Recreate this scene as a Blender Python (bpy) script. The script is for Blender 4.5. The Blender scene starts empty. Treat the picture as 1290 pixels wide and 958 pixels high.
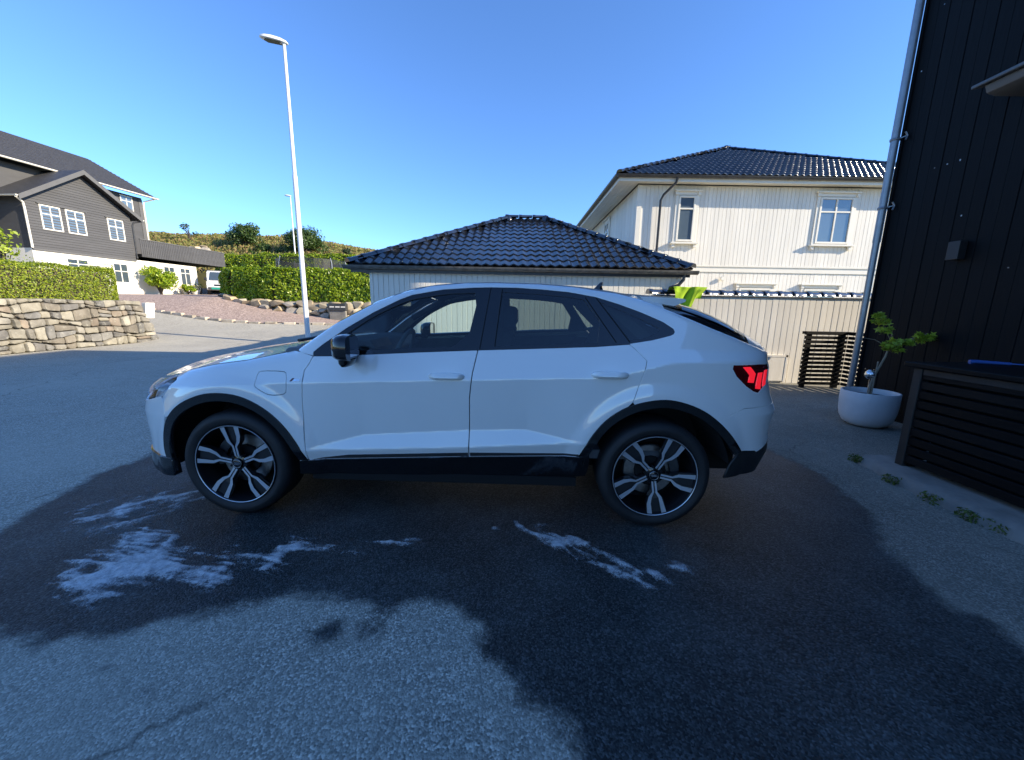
import bpy, bmesh, math, random
import numpy as np
from mathutils import Vector, Matrix
from mathutils.geometry import delaunay_2d_cdt
random.seed(7); rng = np.random.default_rng(7)
R = math.radians
scene = bpy.context.scene
COL = scene.collection

# ------------------------------------------------------------------ camera, sky, sun, exposure
CAM_H = 1.376
cam_d = bpy.data.cameras.new('camera'); cam = bpy.data.objects.new('camera', cam_d); COL.objects.link(cam)
cam_d.sensor_width = 36.0; cam_d.lens = 36.0 * 481.2 / 1290.0; cam_d.clip_start = 0.05; cam_d.clip_end = 3000
pitch, roll = R(10.63), R(0.95)
fw = Vector((0, math.cos(pitch), -math.sin(pitch))); r0 = Vector((1, 0, 0)); u0 = r0.cross(fw)
rr = r0 * math.cos(roll) + u0 * math.sin(roll); uu = u0 * math.cos(roll) - r0 * math.sin(roll)
cam.matrix_world = Matrix(((rr.x, uu.x, -fw.x, 0), (rr.y, uu.y, -fw.y, 0), (rr.z, uu.z, -fw.z, CAM_H), (0, 0, 0, 1)))
scene.camera = cam

SUN_EL = R(24.0); SUN_AZ = math.atan2(0.961, -0.275)      # azimuth from +Y towards +X
sun_dir = Vector((math.sin(SUN_AZ) * math.cos(SUN_EL), math.cos(SUN_AZ) * math.cos(SUN_EL), math.sin(SUN_EL)))
world = bpy.data.worlds.new('World'); scene.world = world; world.use_nodes = True
wn = world.node_tree.nodes; wl = world.node_tree.links
sky = wn.new('ShaderNodeTexSky'); sky.sky_type = 'NISHITA'; sky.sun_disc = False
sky.sun_elevation = SUN_EL; sky.sun_rotation = SUN_AZ; sky.altitude = 50; sky.air_density = 1.0; sky.dust_density = 0.0; sky.ozone_density = 7.0
bg = wn['Background']; bg.inputs['Strength'].default_value = 0.135
tint = wn.new('ShaderNodeMix'); tint.data_type = 'RGBA'; tint.blend_type = 'MULTIPLY'; tint.inputs[0].default_value = 1.0; tint.inputs[7].default_value = (.84, .90, 1.0, 1)   # one even tint: a clear deep-blue sky
wl.new(sky.outputs[0], tint.inputs[6]); wl.new(tint.outputs[2], bg.inputs[0])
sd = bpy.data.lights.new('sun', 'SUN'); sd.energy = 4.0; sd.angle = R(0.53); sd.color = (1.0, 0.87, 0.68)
sun = bpy.data.objects.new('sun', sd); COL.objects.link(sun); sun.location = (20, -10, 25)
sun.rotation_euler = (-sun_dir).to_track_quat('-Z', 'Y').to_euler()
scene.view_settings.view_transform = 'Standard'; scene.view_settings.look = 'None'
scene.view_settings.exposure = 1.24; scene.view_settings.gamma = 1.0; scene.view_settings.use_curve_mapping = False

# ------------------------------------------------------------------ helpers
def tag(o, label=None, cat=None, group=None, kind=None):
    if label: o['label'] = label
    if cat: o['category'] = cat
    if group: o['group'] = group
    if kind: o['kind'] = kind
    return o
def thing(name, label, cat, loc=(0, 0, 0), rz=0.0, group=None):
    o = bpy.data.objects.new(name, None); COL.objects.link(o); o.empty_display_size = 0.2
    o.location = loc; o.rotation_euler = (0, 0, rz)
    return tag(o, label, cat, group)
def link_mesh(name, me, mat, parent=None, world=True):
    """world=True: the mesh is in world coordinates, the (unrotated) parent's offset is undone"""
    o = bpy.data.objects.new(name, me); COL.objects.link(o)
    if mat is not None and not me.materials: me.materials.append(mat)
    if parent is not None:
        o.parent = parent
        if world:
            p = parent; off = Vector((0, 0, 0))
            if p.parent is None and p.type == 'EMPTY': off = p.location.copy()
            if off.length: o.matrix_parent_inverse = Matrix.Translation(-off)
    return o
class MB:
    def __init__(s): s.v = []; s.f = []
    def add(s, vs, fs):
        b = len(s.v); s.v += [tuple(map(float, p)) for p in vs]; s.f += [tuple(b + i for i in f) for f in fs]; return s
    def box(s, x0, x1, y0, y1, z0, z1):
        return s.add([(x0,y0,z0),(x1,y0,z0),(x1,y1,z0),(x0,y1,z0),(x0,y0,z1),(x1,y0,z1),(x1,y1,z1),(x0,y1,z1)],
                     [(0,3,2,1),(4,5,6,7),(0,1,5,4),(1,2,6,5),(2,3,7,6),(3,0,4,7)])
    def obox(s, o, ax, ay, az):
        o, ax, ay, az = map(Vector, (o, ax, ay, az))
        c = [o, o+ax, o+ax+ay, o+ay]; c += [p+az for p in c]
        return s.add(c, [(0,3,2,1),(4,5,6,7),(0,1,5,4),(1,2,6,5),(2,3,7,6),(3,0,4,7)])
    def tube(s, pts, rad, n=8, cap=True):
        pts = [Vector(p) for p in pts]; rs = rad if isinstance(rad, (list, tuple)) else [rad]*len(pts)
        rings = []
        up = Vector((0, 0, 1)); prev = None
        for i, p in enumerate(pts):
            d = (pts[min(i+1, len(pts)-1)] - pts[max(i-1, 0)]).normalized()
            a = prev if prev is not None else (Vector((1, 0, 0)) if abs(d.z) > .9 else up)
            a = (a - d * a.dot(d)).normalized(); prev = a; b = d.cross(a)
            rings.append([p + (a*math.cos(2*math.pi*k/n) + b*math.sin(2*math.pi*k/n))*rs[i] for k in range(n)])
        vs = [q for r in rings for q in r]; fs = []
        for i in range(len(pts)-1):
            for k in range(n): fs.append((i*n+k, i*n+(k+1) % n, (i+1)*n+(k+1) % n, (i+1)*n+k))
        if cap: fs += [tuple(range(n-1, -1, -1)), tuple((len(pts)-1)*n + k for k in range(n))]
        return s.add(vs, fs)
    def lathe(s, prof, n=32, origin=(0,0,0), axis='z', a0=0.0, a1=2*math.pi):
        full = abs(a1-a0-2*math.pi) < 1e-6; m = n if full else n+1; vs = []; fs = []
        for r, h in prof:
            for k in range(m):
                a = a0 + (a1-a0)*k/n; c, d = r*math.cos(a), r*math.sin(a)
                vs.append((origin[0]+c, origin[1]+d, origin[2]+h) if axis == 'z' else (origin[0]+c, origin[1]+h, origin[2]+d))
        for i in range(len(prof)-1):
            for k in range(n):
                k2 = (k+1) % m
                q = (i*m+k, i*m+k2, (i+1)*m+k2, (i+1)*m+k); fs.append(q if axis == 'z' else q[::-1])
        return s.add(vs, fs)
    def prism(s, poly, off):
        off = Vector(off); n = len(poly); vs = [Vector(p) for p in poly]; vs += [p+off for p in vs]
        return s.add(vs, [tuple(range(n-1, -1, -1)), tuple(range(n, 2*n))] + [(i, (i+1) % n, (i+1) % n + n, i+n) for i in range(n)])
    def mesh(s, name, smooth=False, bevel=0.0, seg=2, fix=True):
        me = bpy.data.meshes.new(name); me.from_pydata(s.v, [], s.f)
        if fix or bevel:
            bm = bmesh.new(); bm.from_mesh(me)
            if fix: bmesh.ops.recalc_face_normals(bm, faces=bm.faces)
            if bevel:
                es = [e for e in bm.edges if len(e.link_faces) == 2 and e.calc_face_angle(0) > 0.5]
                bmesh.ops.bevel(bm, geom=es, offset=bevel, segments=seg, affect='EDGES', profile=0.5, clamp_overlap=True)
            bm.to_mesh(me); bm.free()
        if smooth: shade(me, smooth if not isinstance(smooth, bool) else 40)
        return me
    def build(s, name, mat, parent=None, smooth=False, bevel=0.0, seg=2, world=True, fix=True):
        return link_mesh(name, s.mesh(name, smooth, bevel, seg, fix), mat, parent, world)
def shade(me, ang=40):
    me.polygons.foreach_set('use_smooth', [True]*len(me.polygons))
    if ang < 180:
        bm = bmesh.new(); bm.from_mesh(me); a = R(ang)
        for e in bm.edges:
            if len(e.link_faces) == 2 and e.calc_face_angle(0) > a: e.smooth = False
        bm.to_mesh(me); bm.free()
def np_mesh(name, V, F, mat=None, smooth=False, attrs=None):
    V = np.asarray(V, np.float32).reshape(-1, 3); F = np.asarray(F, np.int32); k = F.shape[1]
    me = bpy.data.meshes.new(name); me.vertices.add(len(V)); me.vertices.foreach_set('co', V.ravel())
    me.loops.add(F.size); me.loops.foreach_set('vertex_index', F.ravel())
    me.polygons.add(len(F)); me.polygons.foreach_set('loop_start', np.arange(0, F.size, k, dtype=np.int32))
    if smooth: me.polygons.foreach_set('use_smooth', np.ones(len(F), bool))
    me.update(calc_edges=True)
    for nm, arr in (attrs or {}).items():
        a = me.attributes.new(nm, 'FLOAT', 'POINT'); a.data.foreach_set('value', np.asarray(arr, np.float32))
    if mat: me.materials.append(mat)
    return me
def ico_noise(x, y, s=0):
    """cheap smooth value noise, numpy"""
    x = np.asarray(x, float); y = np.asarray(y, float); xi = np.floor(x).astype(int); yi = np.floor(y).astype(int)
    fx = x-xi; fy = y-yi; fx = fx*fx*(3-2*fx); fy = fy*fy*(3-2*fy)
    def h(a, b):
        n = (a*374761393 + b*668265263 + s*69069) & 0x7fffffff; n = ((n ^ (n >> 13))*1274126177) & 0x7fffffff
        return ((n ^ (n >> 16)) & 0xffff)/65535.0
    return (h(xi, yi)*(1-fx)+h(xi+1, yi)*fx)*(1-fy) + (h(xi, yi+1)*(1-fx)+h(xi+1, yi+1)*fx)*fy
def fbm(x, y, o=4, s=0):
    t = 0; a = 1; n = 0
    for k in range(o): t = t+a*ico_noise(x*2**k, y*2**k, s+k*17); n += a; a *= .5
    return t/n

# ------------------------------------------------------------------ materials
def newmat(name):
    m = bpy.data.materials.new(name); m.use_nodes = True; nt = m.node_tree
    return m, nt, nt.nodes, nt.links, nt.nodes['Principled BSDF']
def mixrgb(nt, fac, a, b, mode='MIX'):
    n = nt.nodes.new('ShaderNodeMix'); n.data_type = 'RGBA'; n.blend_type = mode
    for sock, v in ((n.inputs[0], fac), (n.inputs[6], a), (n.inputs[7], b)):
        if hasattr(v, 'links') or isinstance(v, bpy.types.NodeSocket): nt.links.new(v, sock)
        else: sock.default_value = v if not isinstance(v, tuple) or len(v) == 4 else (*v, 1)
    return n.outputs[2]
def tex(nt, kind, scale, detail=4, rough=.55, coord='Object', vec=None, mapping=None):
    tc = nt.nodes.new('ShaderNodeTexCoord'); n = nt.nodes.new('ShaderNodeTex' + kind); v = vec or tc.outputs[coord]
    if mapping:
        mp = nt.nodes.new('ShaderNodeMapping'); mp.inputs['Scale'].default_value = mapping; nt.links.new(v, mp.inputs[0]); v = mp.outputs[0]
    nt.links.new(v, n.inputs['Vector']); n.inputs['Scale'].default_value = scale
    if kind == 'Noise': n.inputs['Detail'].default_value = detail; n.inputs['Roughness'].default_value = rough
    return n
def ramp(nt, src, stops, interp='LINEAR'):
    n = nt.nodes.new('ShaderNodeValToRGB'); n.color_ramp.interpolation = interp; e = n.color_ramp.elements
    while len(e) < len(stops): e.new(0.5)
    for i, (p, c) in enumerate(stops): e[i].position = p; e[i].color = (c, c, c, 1) if not isinstance(c, tuple) else (*c[:3], 1)
    nt.links.new(src, n.inputs[0]); return n.outputs[0]
def bump(nt, src, strength=.3, dist=.01, normal=None):
    n = nt.nodes.new('ShaderNodeBump'); n.inputs['Strength'].default_value = strength; n.inputs['Distance'].default_value = dist
    nt.links.new(src, n.inputs['Height'])
    if normal: nt.links.new(normal, n.inputs['Normal'])
    return n.outputs[0]
def pm(name, col, rough=.5, metal=0.0, var=0.15, vscale=3.0, bumps=0.0, bscale=40.0, rand=0.0, spec=.5, coat=0.0, stretch=None):
    """principled with a soft colour wander, optional per-object wander and fine relief"""
    m, nt, N, L, b = newmat(name)
    c1 = tuple(max(0, x*(1-var)) for x in col); c2 = tuple(min(1, x*(1+var)) for x in col)
    n = tex(nt, 'Noise', vscale, 5, .6, mapping=stretch)
    c = mixrgb(nt, ramp(nt, n.outputs[0], [(.3, 0.), (.7, 1.)]), c1, c2)
    if rand:
        oi = N.new('ShaderNodeObjectInfo'); mr = N.new('ShaderNodeMapRange'); L.new(oi.outputs['Random'], mr.inputs[0])
        mr.inputs[3].default_value = 1-rand; mr.inputs[4].default_value = 1+rand
        hs = N.new('ShaderNodeHueSaturation'); L.new(mr.outputs[0], hs.inputs['Value']); L.new(c, hs.inputs['Color']); c = hs.outputs[0]
    L.new(c, b.inputs['Base Color']); b.inputs['Roughness'].default_value = rough; b.inputs['Metallic'].default_value = metal
    b.inputs['Specular IOR Level'].default_value = spec; b.inputs['Coat Weight'].default_value = coat; b.inputs['Coat Roughness'].default_value = .03
    if bumps:
        t = tex(nt, 'Noise', bscale, 4, .6, mapping=stretch); L.new(bump(nt, t.outputs[0], bumps, .01), b.inputs['Normal'])
    return m
M = {}
M['paint'] = pm('white_car_paint', (.88, .87, .83), .30, var=.01, coat=1.0)
M['paint'].node_tree.nodes['Principled BSDF'].inputs['Coat IOR'].default_value = 1.9
M['gloss_black'] = pm('gloss_black_trim', (.008, .008, .009), .12, var=.1, coat=.6)
M['black_plastic'] = pm('black_plastic', (.014, .014, .015), .45, var=.15, vscale=20, bumps=.05, bscale=300)
M['dark_void'] = pm('dark_liner', (.006, .006, .006), .9, var=.1)
M['rubber'] = pm('tyre_rubber', (.016, .016, .017), .62, var=.25, vscale=14, bumps=.1, bscale=180)
M['alloy'] = pm('machined_alloy', (.66, .67, .69), .30, metal=.55, var=.05)
M['alloy_dark'] = pm('dark_wheel_paint', (.012, .012, .014), .3, var=.1)
M['gunmetal'] = pm('gunmetal_wheel_paint', (.025, .026, .028), .35, var=.1)
M['lamp_silver'] = pm('headlamp_silver', (.62, .64, .66), .35, var=.1, metal=.2)
M['steel'] = pm('brushed_steel', (.42, .41, .40), .38, metal=1.0, var=.2, vscale=30)
M['chrome'] = pm('chrome', (.8, .8, .82), .1, metal=1.0, var=.02)
M['cabin'] = pm('cabin_trim', (.10, .108, .118), .6, var=.2, vscale=8, bumps=.1, bscale=200)
M['seat'] = pm('seat_cloth', (.045, .05, .058), .75, var=.25, vscale=12, bumps=.15, bscale=250)
def glassmat(name, tint, rough=0.0, f=1.45, refl=1.0):
    m, nt, N, L, b = newmat(name); N.remove(b); out = N['Material Output']
    tr = N.new('ShaderNodeBsdfTransparent'); tr.inputs[0].default_value = (*tint, 1)
    gl = N.new('ShaderNodeBsdfGlossy'); gl.inputs['Roughness'].default_value = rough; gl.inputs[0].default_value = (refl, refl, refl, 1)
    fr = N.new('ShaderNodeFresnel'); fr.inputs[0].default_value = f; mx = N.new('ShaderNodeMixShader')
    L.new(fr.outputs[0], mx.inputs[0]); L.new(tr.outputs[0], mx.inputs[1]); L.new(gl.outputs[0], mx.inputs[2]); L.new(mx.outputs[0], out.inputs[0]); return m
M['glass'] = glassmat('car_glass', (.82, .93, .89), f=1.6)
M['glass_dark'] = glassmat('privacy_glass', (.44, .52, .50), f=1.7)
M['glass_rear'] = glassmat('rear_screen_glass', (.03, .035, .035), f=1.4)
M['lens'] = glassmat('clear_lens', (.9, .93, .95), f=1.22)
M['lens_red'] = pm('red_lens', (.10, .003, .005), .08, var=.05, coat=1.0)
M['tail_glow'] = pm('lit_red_bar', (.80, .010, .022), .25, var=.1, coat=1.0)
def emis(m, col, st):
    b = m.node_tree.nodes['Principled BSDF']; b.inputs['Emission Color'].default_value = (*col, 1); b.inputs['Emission Strength'].default_value = st
emis(M['tail_glow'], (1, .02, .04), .35)  # tail light bars taken as lit, given a small red glow
M['canopy'] = pm('grey_canopy_paint', (.10, .105, .11), .5, var=.1)
M['white_wood'] = pm('white_painted_wood', (.76, .725, .635), .6, var=.09, vscale=2.5, bumps=.12, bscale=60, rand=.02, stretch=(1, 1, .12))
M['white_wood_old'] = pm('weathered_white_wood', (.73, .68, .58), .65, var=.12, vscale=5, bumps=.2, bscale=70, rand=.06, stretch=(1, 1, .2))
M['white_trim'] = pm('white_trim_paint', (.78, .74, .635), .45, var=.04)
M['white_plaster'] = pm('white_plaster', (.74, .71, .62), .8, var=.05, vscale=1.5, bumps=.2, bscale=50)
M['black_wood'] = pm('black_stained_wood', (.0035, .0042, .0052), .55, var=.35, vscale=6, bumps=.25, bscale=45, rand=.12, stretch=(1, 1, .1), spec=.12)
M['black_wood_h'] = pm('black_stained_slats', (.0042, .0045, .005), .5, var=.35, vscale=6, bumps=.25, bscale=45, rand=.3, stretch=(1, .15, 1), spec=.15)
M['grey_wood'] = pm('grey_stained_wood', (.070, .070, .071), .7, var=.12, vscale=3, bumps=.15, bscale=60, rand=.06, stretch=(.2, .2, 1))
M['grey_trim'] = pm('grey_painted_trim', (.105, .104, .102), .6, var=.08)
M['tile'] = pm('glazed_black_roof_tile', (.011, .013, .018), .17, var=.5, vscale=5, rand=.35, spec=.8)
M['tile'].node_tree.nodes['Principled BSDF'].inputs['IOR'].default_value = 1.7
M['tile_grey'] = pm('grey_roof_tile', (.045, .045, .047), .6, var=.3, vscale=6, bumps=.2, bscale=30)
M['gutter'] = pm('dark_steel_gutter', (.055, .056, .058), .4, var=.3, vscale=8, metal=.3)
M['gutter_worn'] = pm('weathered_gutter', (.13, .125, .115), .55, var=.45, vscale=9, bumps=.1, bscale=60)
M['zinc'] = pm('galvanised_pipe', (.25, .265, .285), .35, metal=.6, var=.12, vscale=12)
M['lamp_paint'] = pm('white_lamp_post_paint', (.72, .73, .72), .4, var=.06, vscale=6)
M['concrete'] = pm('concrete', (.20, .19, .168), .85, var=.25, vscale=5, bumps=.3, bscale=40)
M['planter'] = pm('white_stoneware', (.62, .61, .60), .55, var=.06, vscale=5, bumps=.05, bscale=80)
M['soil'] = pm('dark_soil', (.025, .02, .016), .95, var=.4, vscale=20, bumps=.8, bscale=60)
M['bark'] = pm('pale_bark', (.24, .19, .13), .8, var=.3, vscale=25, bumps=.4, bscale=90)
M['bark_dark'] = pm('dark_bark', (.07, .055, .04), .85, var=.3, vscale=15, bumps=.4, bscale=60)
M['winpane'] = pm('house_window_glass', (.05, .07, .09), .04, var=.05, spec=1.0)
M['net'] = None
def leafmat(name, cols, rough=.45, trans=.35):
    m, nt, N, L, b = newmat(name); g = N.new('ShaderNodeNewGeometry')
    st = [(i/(len(cols)-1), c) for i, c in enumerate(cols)]
    c = ramp(nt, g.outputs['Random Per Island'], st)
    L.new(c, b.inputs['Base Color']); b.inputs['Roughness'].default_value = rough; out = N['Material Output']
    t = N.new('ShaderNodeBsdfTranslucent'); L.new(c, t.inputs[0]); mx = N.new('ShaderNodeMixShader'); mx.inputs[0].default_value = trans
    L.new(b.outputs[0], mx.inputs[1]); L.new(t.outputs[0], mx.inputs[2]); L.new(mx.outputs[0], out.inputs[0]); return m
M['leaf_yew'] = leafmat('yew_hedge_leaf', [(.09, .15, .012), (.21, .30, .02), (.34, .42, .03), (.47, .52, .05)], .45, .45)
M['leaf_laurel'] = leafmat('laurel_leaf', [(.08, .16, .010), (.22, .34, .018), (.37, .48, .025), (.50, .58, .05)], .3, .45)
M['leaf_bush'] = leafmat('bush_leaf', [(.03, .06, .015), (.06, .11, .02), (.10, .16, .03)])
M['leaf_pine'] = leafmat('dark_tree_leaf', [(.02, .04, .018), (.045, .075, .028), (.07, .10, .035)])
M['heather'] = leafmat('heather_and_dry_grass', [(.25, .19, .06), (.19, .22, .04), (.32, .19, .09), (.16, .22, .045), (.36, .28, .11)], .7)
M['maple'] = leafmat('young_maple_leaf', [(.22, .30, .02), (.36, .46, .04), (.46, .54, .07)], .45)
M['weed'] = leafmat('weed_leaf', [(.07, .11, .02), (.14, .19, .04)], .6)
# ------------------------------------------------------------------ terrain, asphalt, gravel, foam
def H(x, y):
    x = np.asarray(x, float); y = np.asarray(y, float)
    s = np.clip((-3.5-x)/3.5, 0, 1); s = s*s*(3-2*s)
    lo = np.interp(y, [13,17,18.5,21,24,28,32,38], [0,.33,.48,.64,.76,.86,1.02,2.2]); hi = np.interp(y, [38,44,52,62,130,300], [0,3.2,6.6,7.6,7.6,2])
    q = np.clip((y-16.5)/4.7, 0, 1); lo = lo+np.clip((-8.2-x)*.135, 0, 1.05)*q*q*(3-2*q)
    k = np.interp(x, [-140,-60,-30,-16,-6], [.6,1,.97,.68,.36])
    return s*(lo+hi*k) - np.clip((np.hypot(x, y)-400)/400, 0, 1)*6
def grid_sheet(name, xs, ys, zf, mat, keep=None, attrs=None, jitter=0):
    X, Y = np.meshgrid(xs, ys); Z = zf(X, Y); V = np.stack([X, Y, Z], -1).reshape(-1, 3); nx, ny = len(xs), len(ys)
    i = np.arange((nx-1)*(ny-1)); r = i//(nx-1)*nx+i % (nx-1); F = np.stack([r, r+1, r+nx+1, r+nx], -1)
    if keep is not None:
        c = V[F].mean(1); F = F[keep(c[:, 0], c[:, 1])]
    at = {k: f(V[:, 0], V[:, 1]) for k, f in (attrs or {}).items()}
    return link_mesh(name, np_mesh(name, V, F, mat, True, at), None)
def poly_sd(x, y, poly):
    """signed distance, positive inside"""
    P = np.array(poly); d = np.full(np.shape(x), 1e9); ins = np.zeros(np.shape(x), bool)
    for i in range(len(P)):
        a, b = P[i-1], P[i]; ab = b-a; L = ab@ab+1e-12; t = np.clip(((x-a[0])*ab[0]+(y-a[1])*ab[1])/L, 0, 1)
        d = np.minimum(d, np.hypot(x-a[0]-t*ab[0], y-a[1]-t*ab[1]))
        if a[1] != b[1]: ins ^= ((a[1] > y) != (b[1] > y)) & (x < (b[0]-a[0])*(y-a[1])/(b[1]-a[1])+a[0])
    return np.where(ins, d, -d)
WET = [(-3.13,2.13),(-3.25,2.47),(-3.37,2.9),(-3.3,3.6),(-2.6,4.6),(-.5,5.0),(1.6,4.9),(2.5,4.2),(2.70,3.5),(2.71,3.09),(2.57,2.55),(2.36,2.16),(2.21,1.86),(2.13,1.61),(2.25,1.52),(2.19,1.39),(2.0,1.0),(2.2,.3),(.3,.3),(.2,.95),(.14,1.03),(.06,1.11),(0,1.18),(-.09,1.23),(-.16,1.31),(-.15,1.43),(-.24,1.51),(-.41,1.58),(-.50,1.55),(-.555,1.44),(-.61,1.5),(-.72,1.59),(-1.02,1.59),(-1.2,1.52),(-1.39,1.44),(-1.55,1.4),(-1.68,1.33),(-1.86,1.31),(-2.2,1.36),(-2.7,1.55)]
def wetf(x, y):
    sd_ = poly_sd(x, y, WET)
    for px, py, r in ((-.78, 1.40, .07), (-.60, 1.42, .06), (-1.52, 1.22, .035), (-1.28, 1.16, .03)): sd_ = np.maximum(sd_, r-np.hypot(x-px, (y-py)*1.3))
    return np.clip(sd_, -.6, .6)
def asphalt_mat():
    m, nt, N, L, b = newmat('asphalt'); tc = N.new('ShaderNodeTexCoord'); obj = tc.outputs['Object']
    big = tex(nt, 'Noise', .55, 5, .6, vec=obj); mid = tex(nt, 'Noise', 6, 6, .65, vec=obj); fine = tex(nt, 'Noise', 160, 3, .7, vec=obj)
    vor = N.new('ShaderNodeTexVoronoi'); vor.inputs['Scale'].default_value = 135; L.new(obj, vor.inputs['Vector'])
    at = N.new('ShaderNodeAttribute'); at.attribute_name = 'wet'
    ed = tex(nt, 'Noise', 7, 6, .7, vec=obj)
    def math_(op, a, b_=None):
        n = N.new('ShaderNodeMath'); n.operation = op
        for i, v in enumerate((a, b_)):
            if v is None: continue
            if isinstance(v, (int, float)): n.inputs[i].default_value = v
            else: L.new(v, n.inputs[i])
        return n.outputs[0]
    ed2 = tex(nt, 'Noise', 2.2, 5, .6, vec=obj); e = math_('ADD', math_('MULTIPLY', math_('SUBTRACT', ed.outputs[0], .5), .20), math_('MULTIPLY', math_('SUBTRACT', ed2.outputs[0], .5), .28)); sdv = math_('ADD', at.outputs['Fac'], e)
    mr = N.new('ShaderNodeMapRange'); mr.interpolation_type = 'SMOOTHSTEP'; mr.inputs[1].default_value = -.03; mr.inputs[2].default_value = .075; L.new(sdv, mr.inputs[0]); wet = mr.outputs[0]
    # stones: each voronoi cell its own grey, a few pale ones
    cell = N.new('ShaderNodeSeparateColor'); L.new(vor.outputs['Color'], cell.inputs[0])
    stone = ramp(nt, cell.outputs[0], [(0, (.09, .09, .088)), (.35, (.26, .255, .245)), (.68, (.46, .45, .43)), (.88, (.68, .665, .64)), (1, (.95, .94, .92))])
    dry = mixrgb(nt, .25, stone, (.42, .412, .385)); dry = mixrgb(nt, ramp(nt, mid.outputs[0], [(.35, 0.), (.65, .45)]), dry, (.30, .293, .275)); dry = mixrgb(nt, ramp(nt, big.outputs[0], [(.4, 0.), (.65, .5)]), dry, (.50, .49, .455))
    wetc = mixrgb(nt, .12, mixrgb(nt, .875, stone, (0, 0, 0)), (.034, .036, .038)); pt = tex(nt, 'Noise', 1.6, 6, .65, vec=obj); wetc = mixrgb(nt, ramp(nt, pt.outputs[0], [(.45, 0.), (.72, .32)]), wetc, mixrgb(nt, .55, dry, (0, 0, 0)))
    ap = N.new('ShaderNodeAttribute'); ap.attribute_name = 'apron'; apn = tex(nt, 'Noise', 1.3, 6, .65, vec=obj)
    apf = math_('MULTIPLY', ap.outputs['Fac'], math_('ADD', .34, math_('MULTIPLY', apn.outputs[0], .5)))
    dry = mixrgb(nt, apf, dry, mixrgb(nt, .28, (.075, .075, .072), mixrgb(nt, .6, dry, (0, 0, 0))))      # darker, uneven tone over the strip along the house
    ds = tex(nt, 'Noise', 1.1, 5, .6, vec=obj); va = N.new('ShaderNodeVectorMath'); va.operation = 'MULTIPLY_ADD'; L.new(ds.outputs['Color'], va.inputs[0]); va.inputs[1].default_value = (.9, .9, 0); L.new(obj, va.inputs[2])
    ck = N.new('ShaderNodeTexVoronoi'); ck.feature = 'DISTANCE_TO_EDGE'; ck.inputs['Scale'].default_value = .33; L.new(va.outputs[0], ck.inputs['Vector']); ckm = math_('MULTIPLY', ramp(nt, ck.outputs['Distance'], [(0, 1.), (.0010, .6), (.0026, 0.)]), ramp(nt, big.outputs[0], [(.42, 0.), (.52, .55)]))
    dry = mixrgb(nt, ckm, dry, (.05, .05, .048)); dry = mixrgb(nt, 1.0, dry, (1.04, 1.0, .86), 'MULTIPLY'); wetc = mixrgb(nt, 1.0, wetc, (.86, 1.0, 1.02), 'MULTIPLY')
    L.new(mixrgb(nt, wet, dry, wetc), b.inputs['Base Color'])
    rg = N.new('ShaderNodeMapRange'); L.new(wet, rg.inputs[0]); rg.inputs[3].default_value = .9; rg.inputs[4].default_value = .5; L.new(rg.outputs[0], b.inputs['Roughness']); b.inputs['Specular IOR Level'].default_value = .22
    h = math_('ADD', math_('MULTIPLY', vor.outputs['Distance'], -1.0), math_('MULTIPLY', fine.outputs[0], .5)); nb = bump(nt, h, .55, .005); L.new(bump(nt, mid.outputs[0], .15, .02, nb), b.inputs['Normal'])
    return m
M['asphalt'] = asphalt_mat()
def lin(a, b, s): return np.arange(a, b, s)
ax = np.concatenate([lin(-60, -16, 2.0), lin(-16, -5, .6), lin(-5, -3.6, .2), lin(-3.6, 2.9, .045), lin(2.9, 7, .25), lin(7, 14.1, 1.0)])
ay = np.concatenate([lin(-22, -.5, 2.5), lin(-.5, .6, .12), lin(.6, 3.2, .045), lin(3.2, 5.2, .12), lin(5.2, 13, .5), lin(13, 26.1, .5)])
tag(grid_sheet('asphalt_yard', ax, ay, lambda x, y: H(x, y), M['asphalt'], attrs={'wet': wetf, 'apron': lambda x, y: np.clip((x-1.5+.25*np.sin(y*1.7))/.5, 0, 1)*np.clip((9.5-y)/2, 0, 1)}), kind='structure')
gm = pm('rough_ground', (.12, .115, .05), .95, var=.45, vscale=.35, bumps=.5, bscale=6)
gx = np.concatenate([lin(-1500, -200, 130), lin(-200, -60, 12), lin(-60, 16, 1.0), lin(16, 60, 6), lin(60, 1501, 120)]); gy = np.concatenate([lin(-1500, -60, 160), lin(-60, 10, 6), lin(10, 80, 1.0), lin(80, 200, 12), lin(200, 1501, 130)])
tag(grid_sheet('ground', gx, gy, lambda x, y: H(x, y)-.07+np.where(y > 36, .35*(fbm(x*.35, y*.35, 3)-.5)*np.clip(-x-6, 0, 1), 0), gm), kind='structure')
# gravel drive
grm = pm('pink_gravel', (.36, .26, .215), .9, var=.2, vscale=2, bumps=.8, bscale=55)
nt = grm.node_tree; v_ = tex(nt, 'Voronoi', 26); s_ = nt.nodes.new('ShaderNodeSeparateColor'); nt.links.new(v_.outputs['Color'], s_.inputs[0])
nt.links.new(ramp(nt, s_.outputs[0], [(0, (.20, .15, .13)), (.5, (.35, .26, .21)), (1, (.52, .40, .33))]), nt.nodes['Principled BSDF'].inputs['Base Color'])
GE = [(-34,26.5),(-27,23.0),(-22,20.6),(-19.0,19.3),(-17.3,18.7),(-15.6,18.28),(-13.5,17.88),(-11.6,17.79),(-10.0,18.0),(-6.5,18.4)]
GP = GE+[(-6.5,20.4),(-9,20.3),(-12.4,20.4),(-15,21.0),(-16.6,22.5),(-18,26),(-19.5,38),(-34,38)]
tag(grid_sheet('gravel_drive', lin(-36, -6, .25), lin(17, 38.2, .25), lambda x, y: H(x, y)+.035, grm, keep=lambda x, y: inpoly(x, y, GP) if 'inpoly' in globals() else poly_sd(x, y, GP) > 0), kind='structure')
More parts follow.
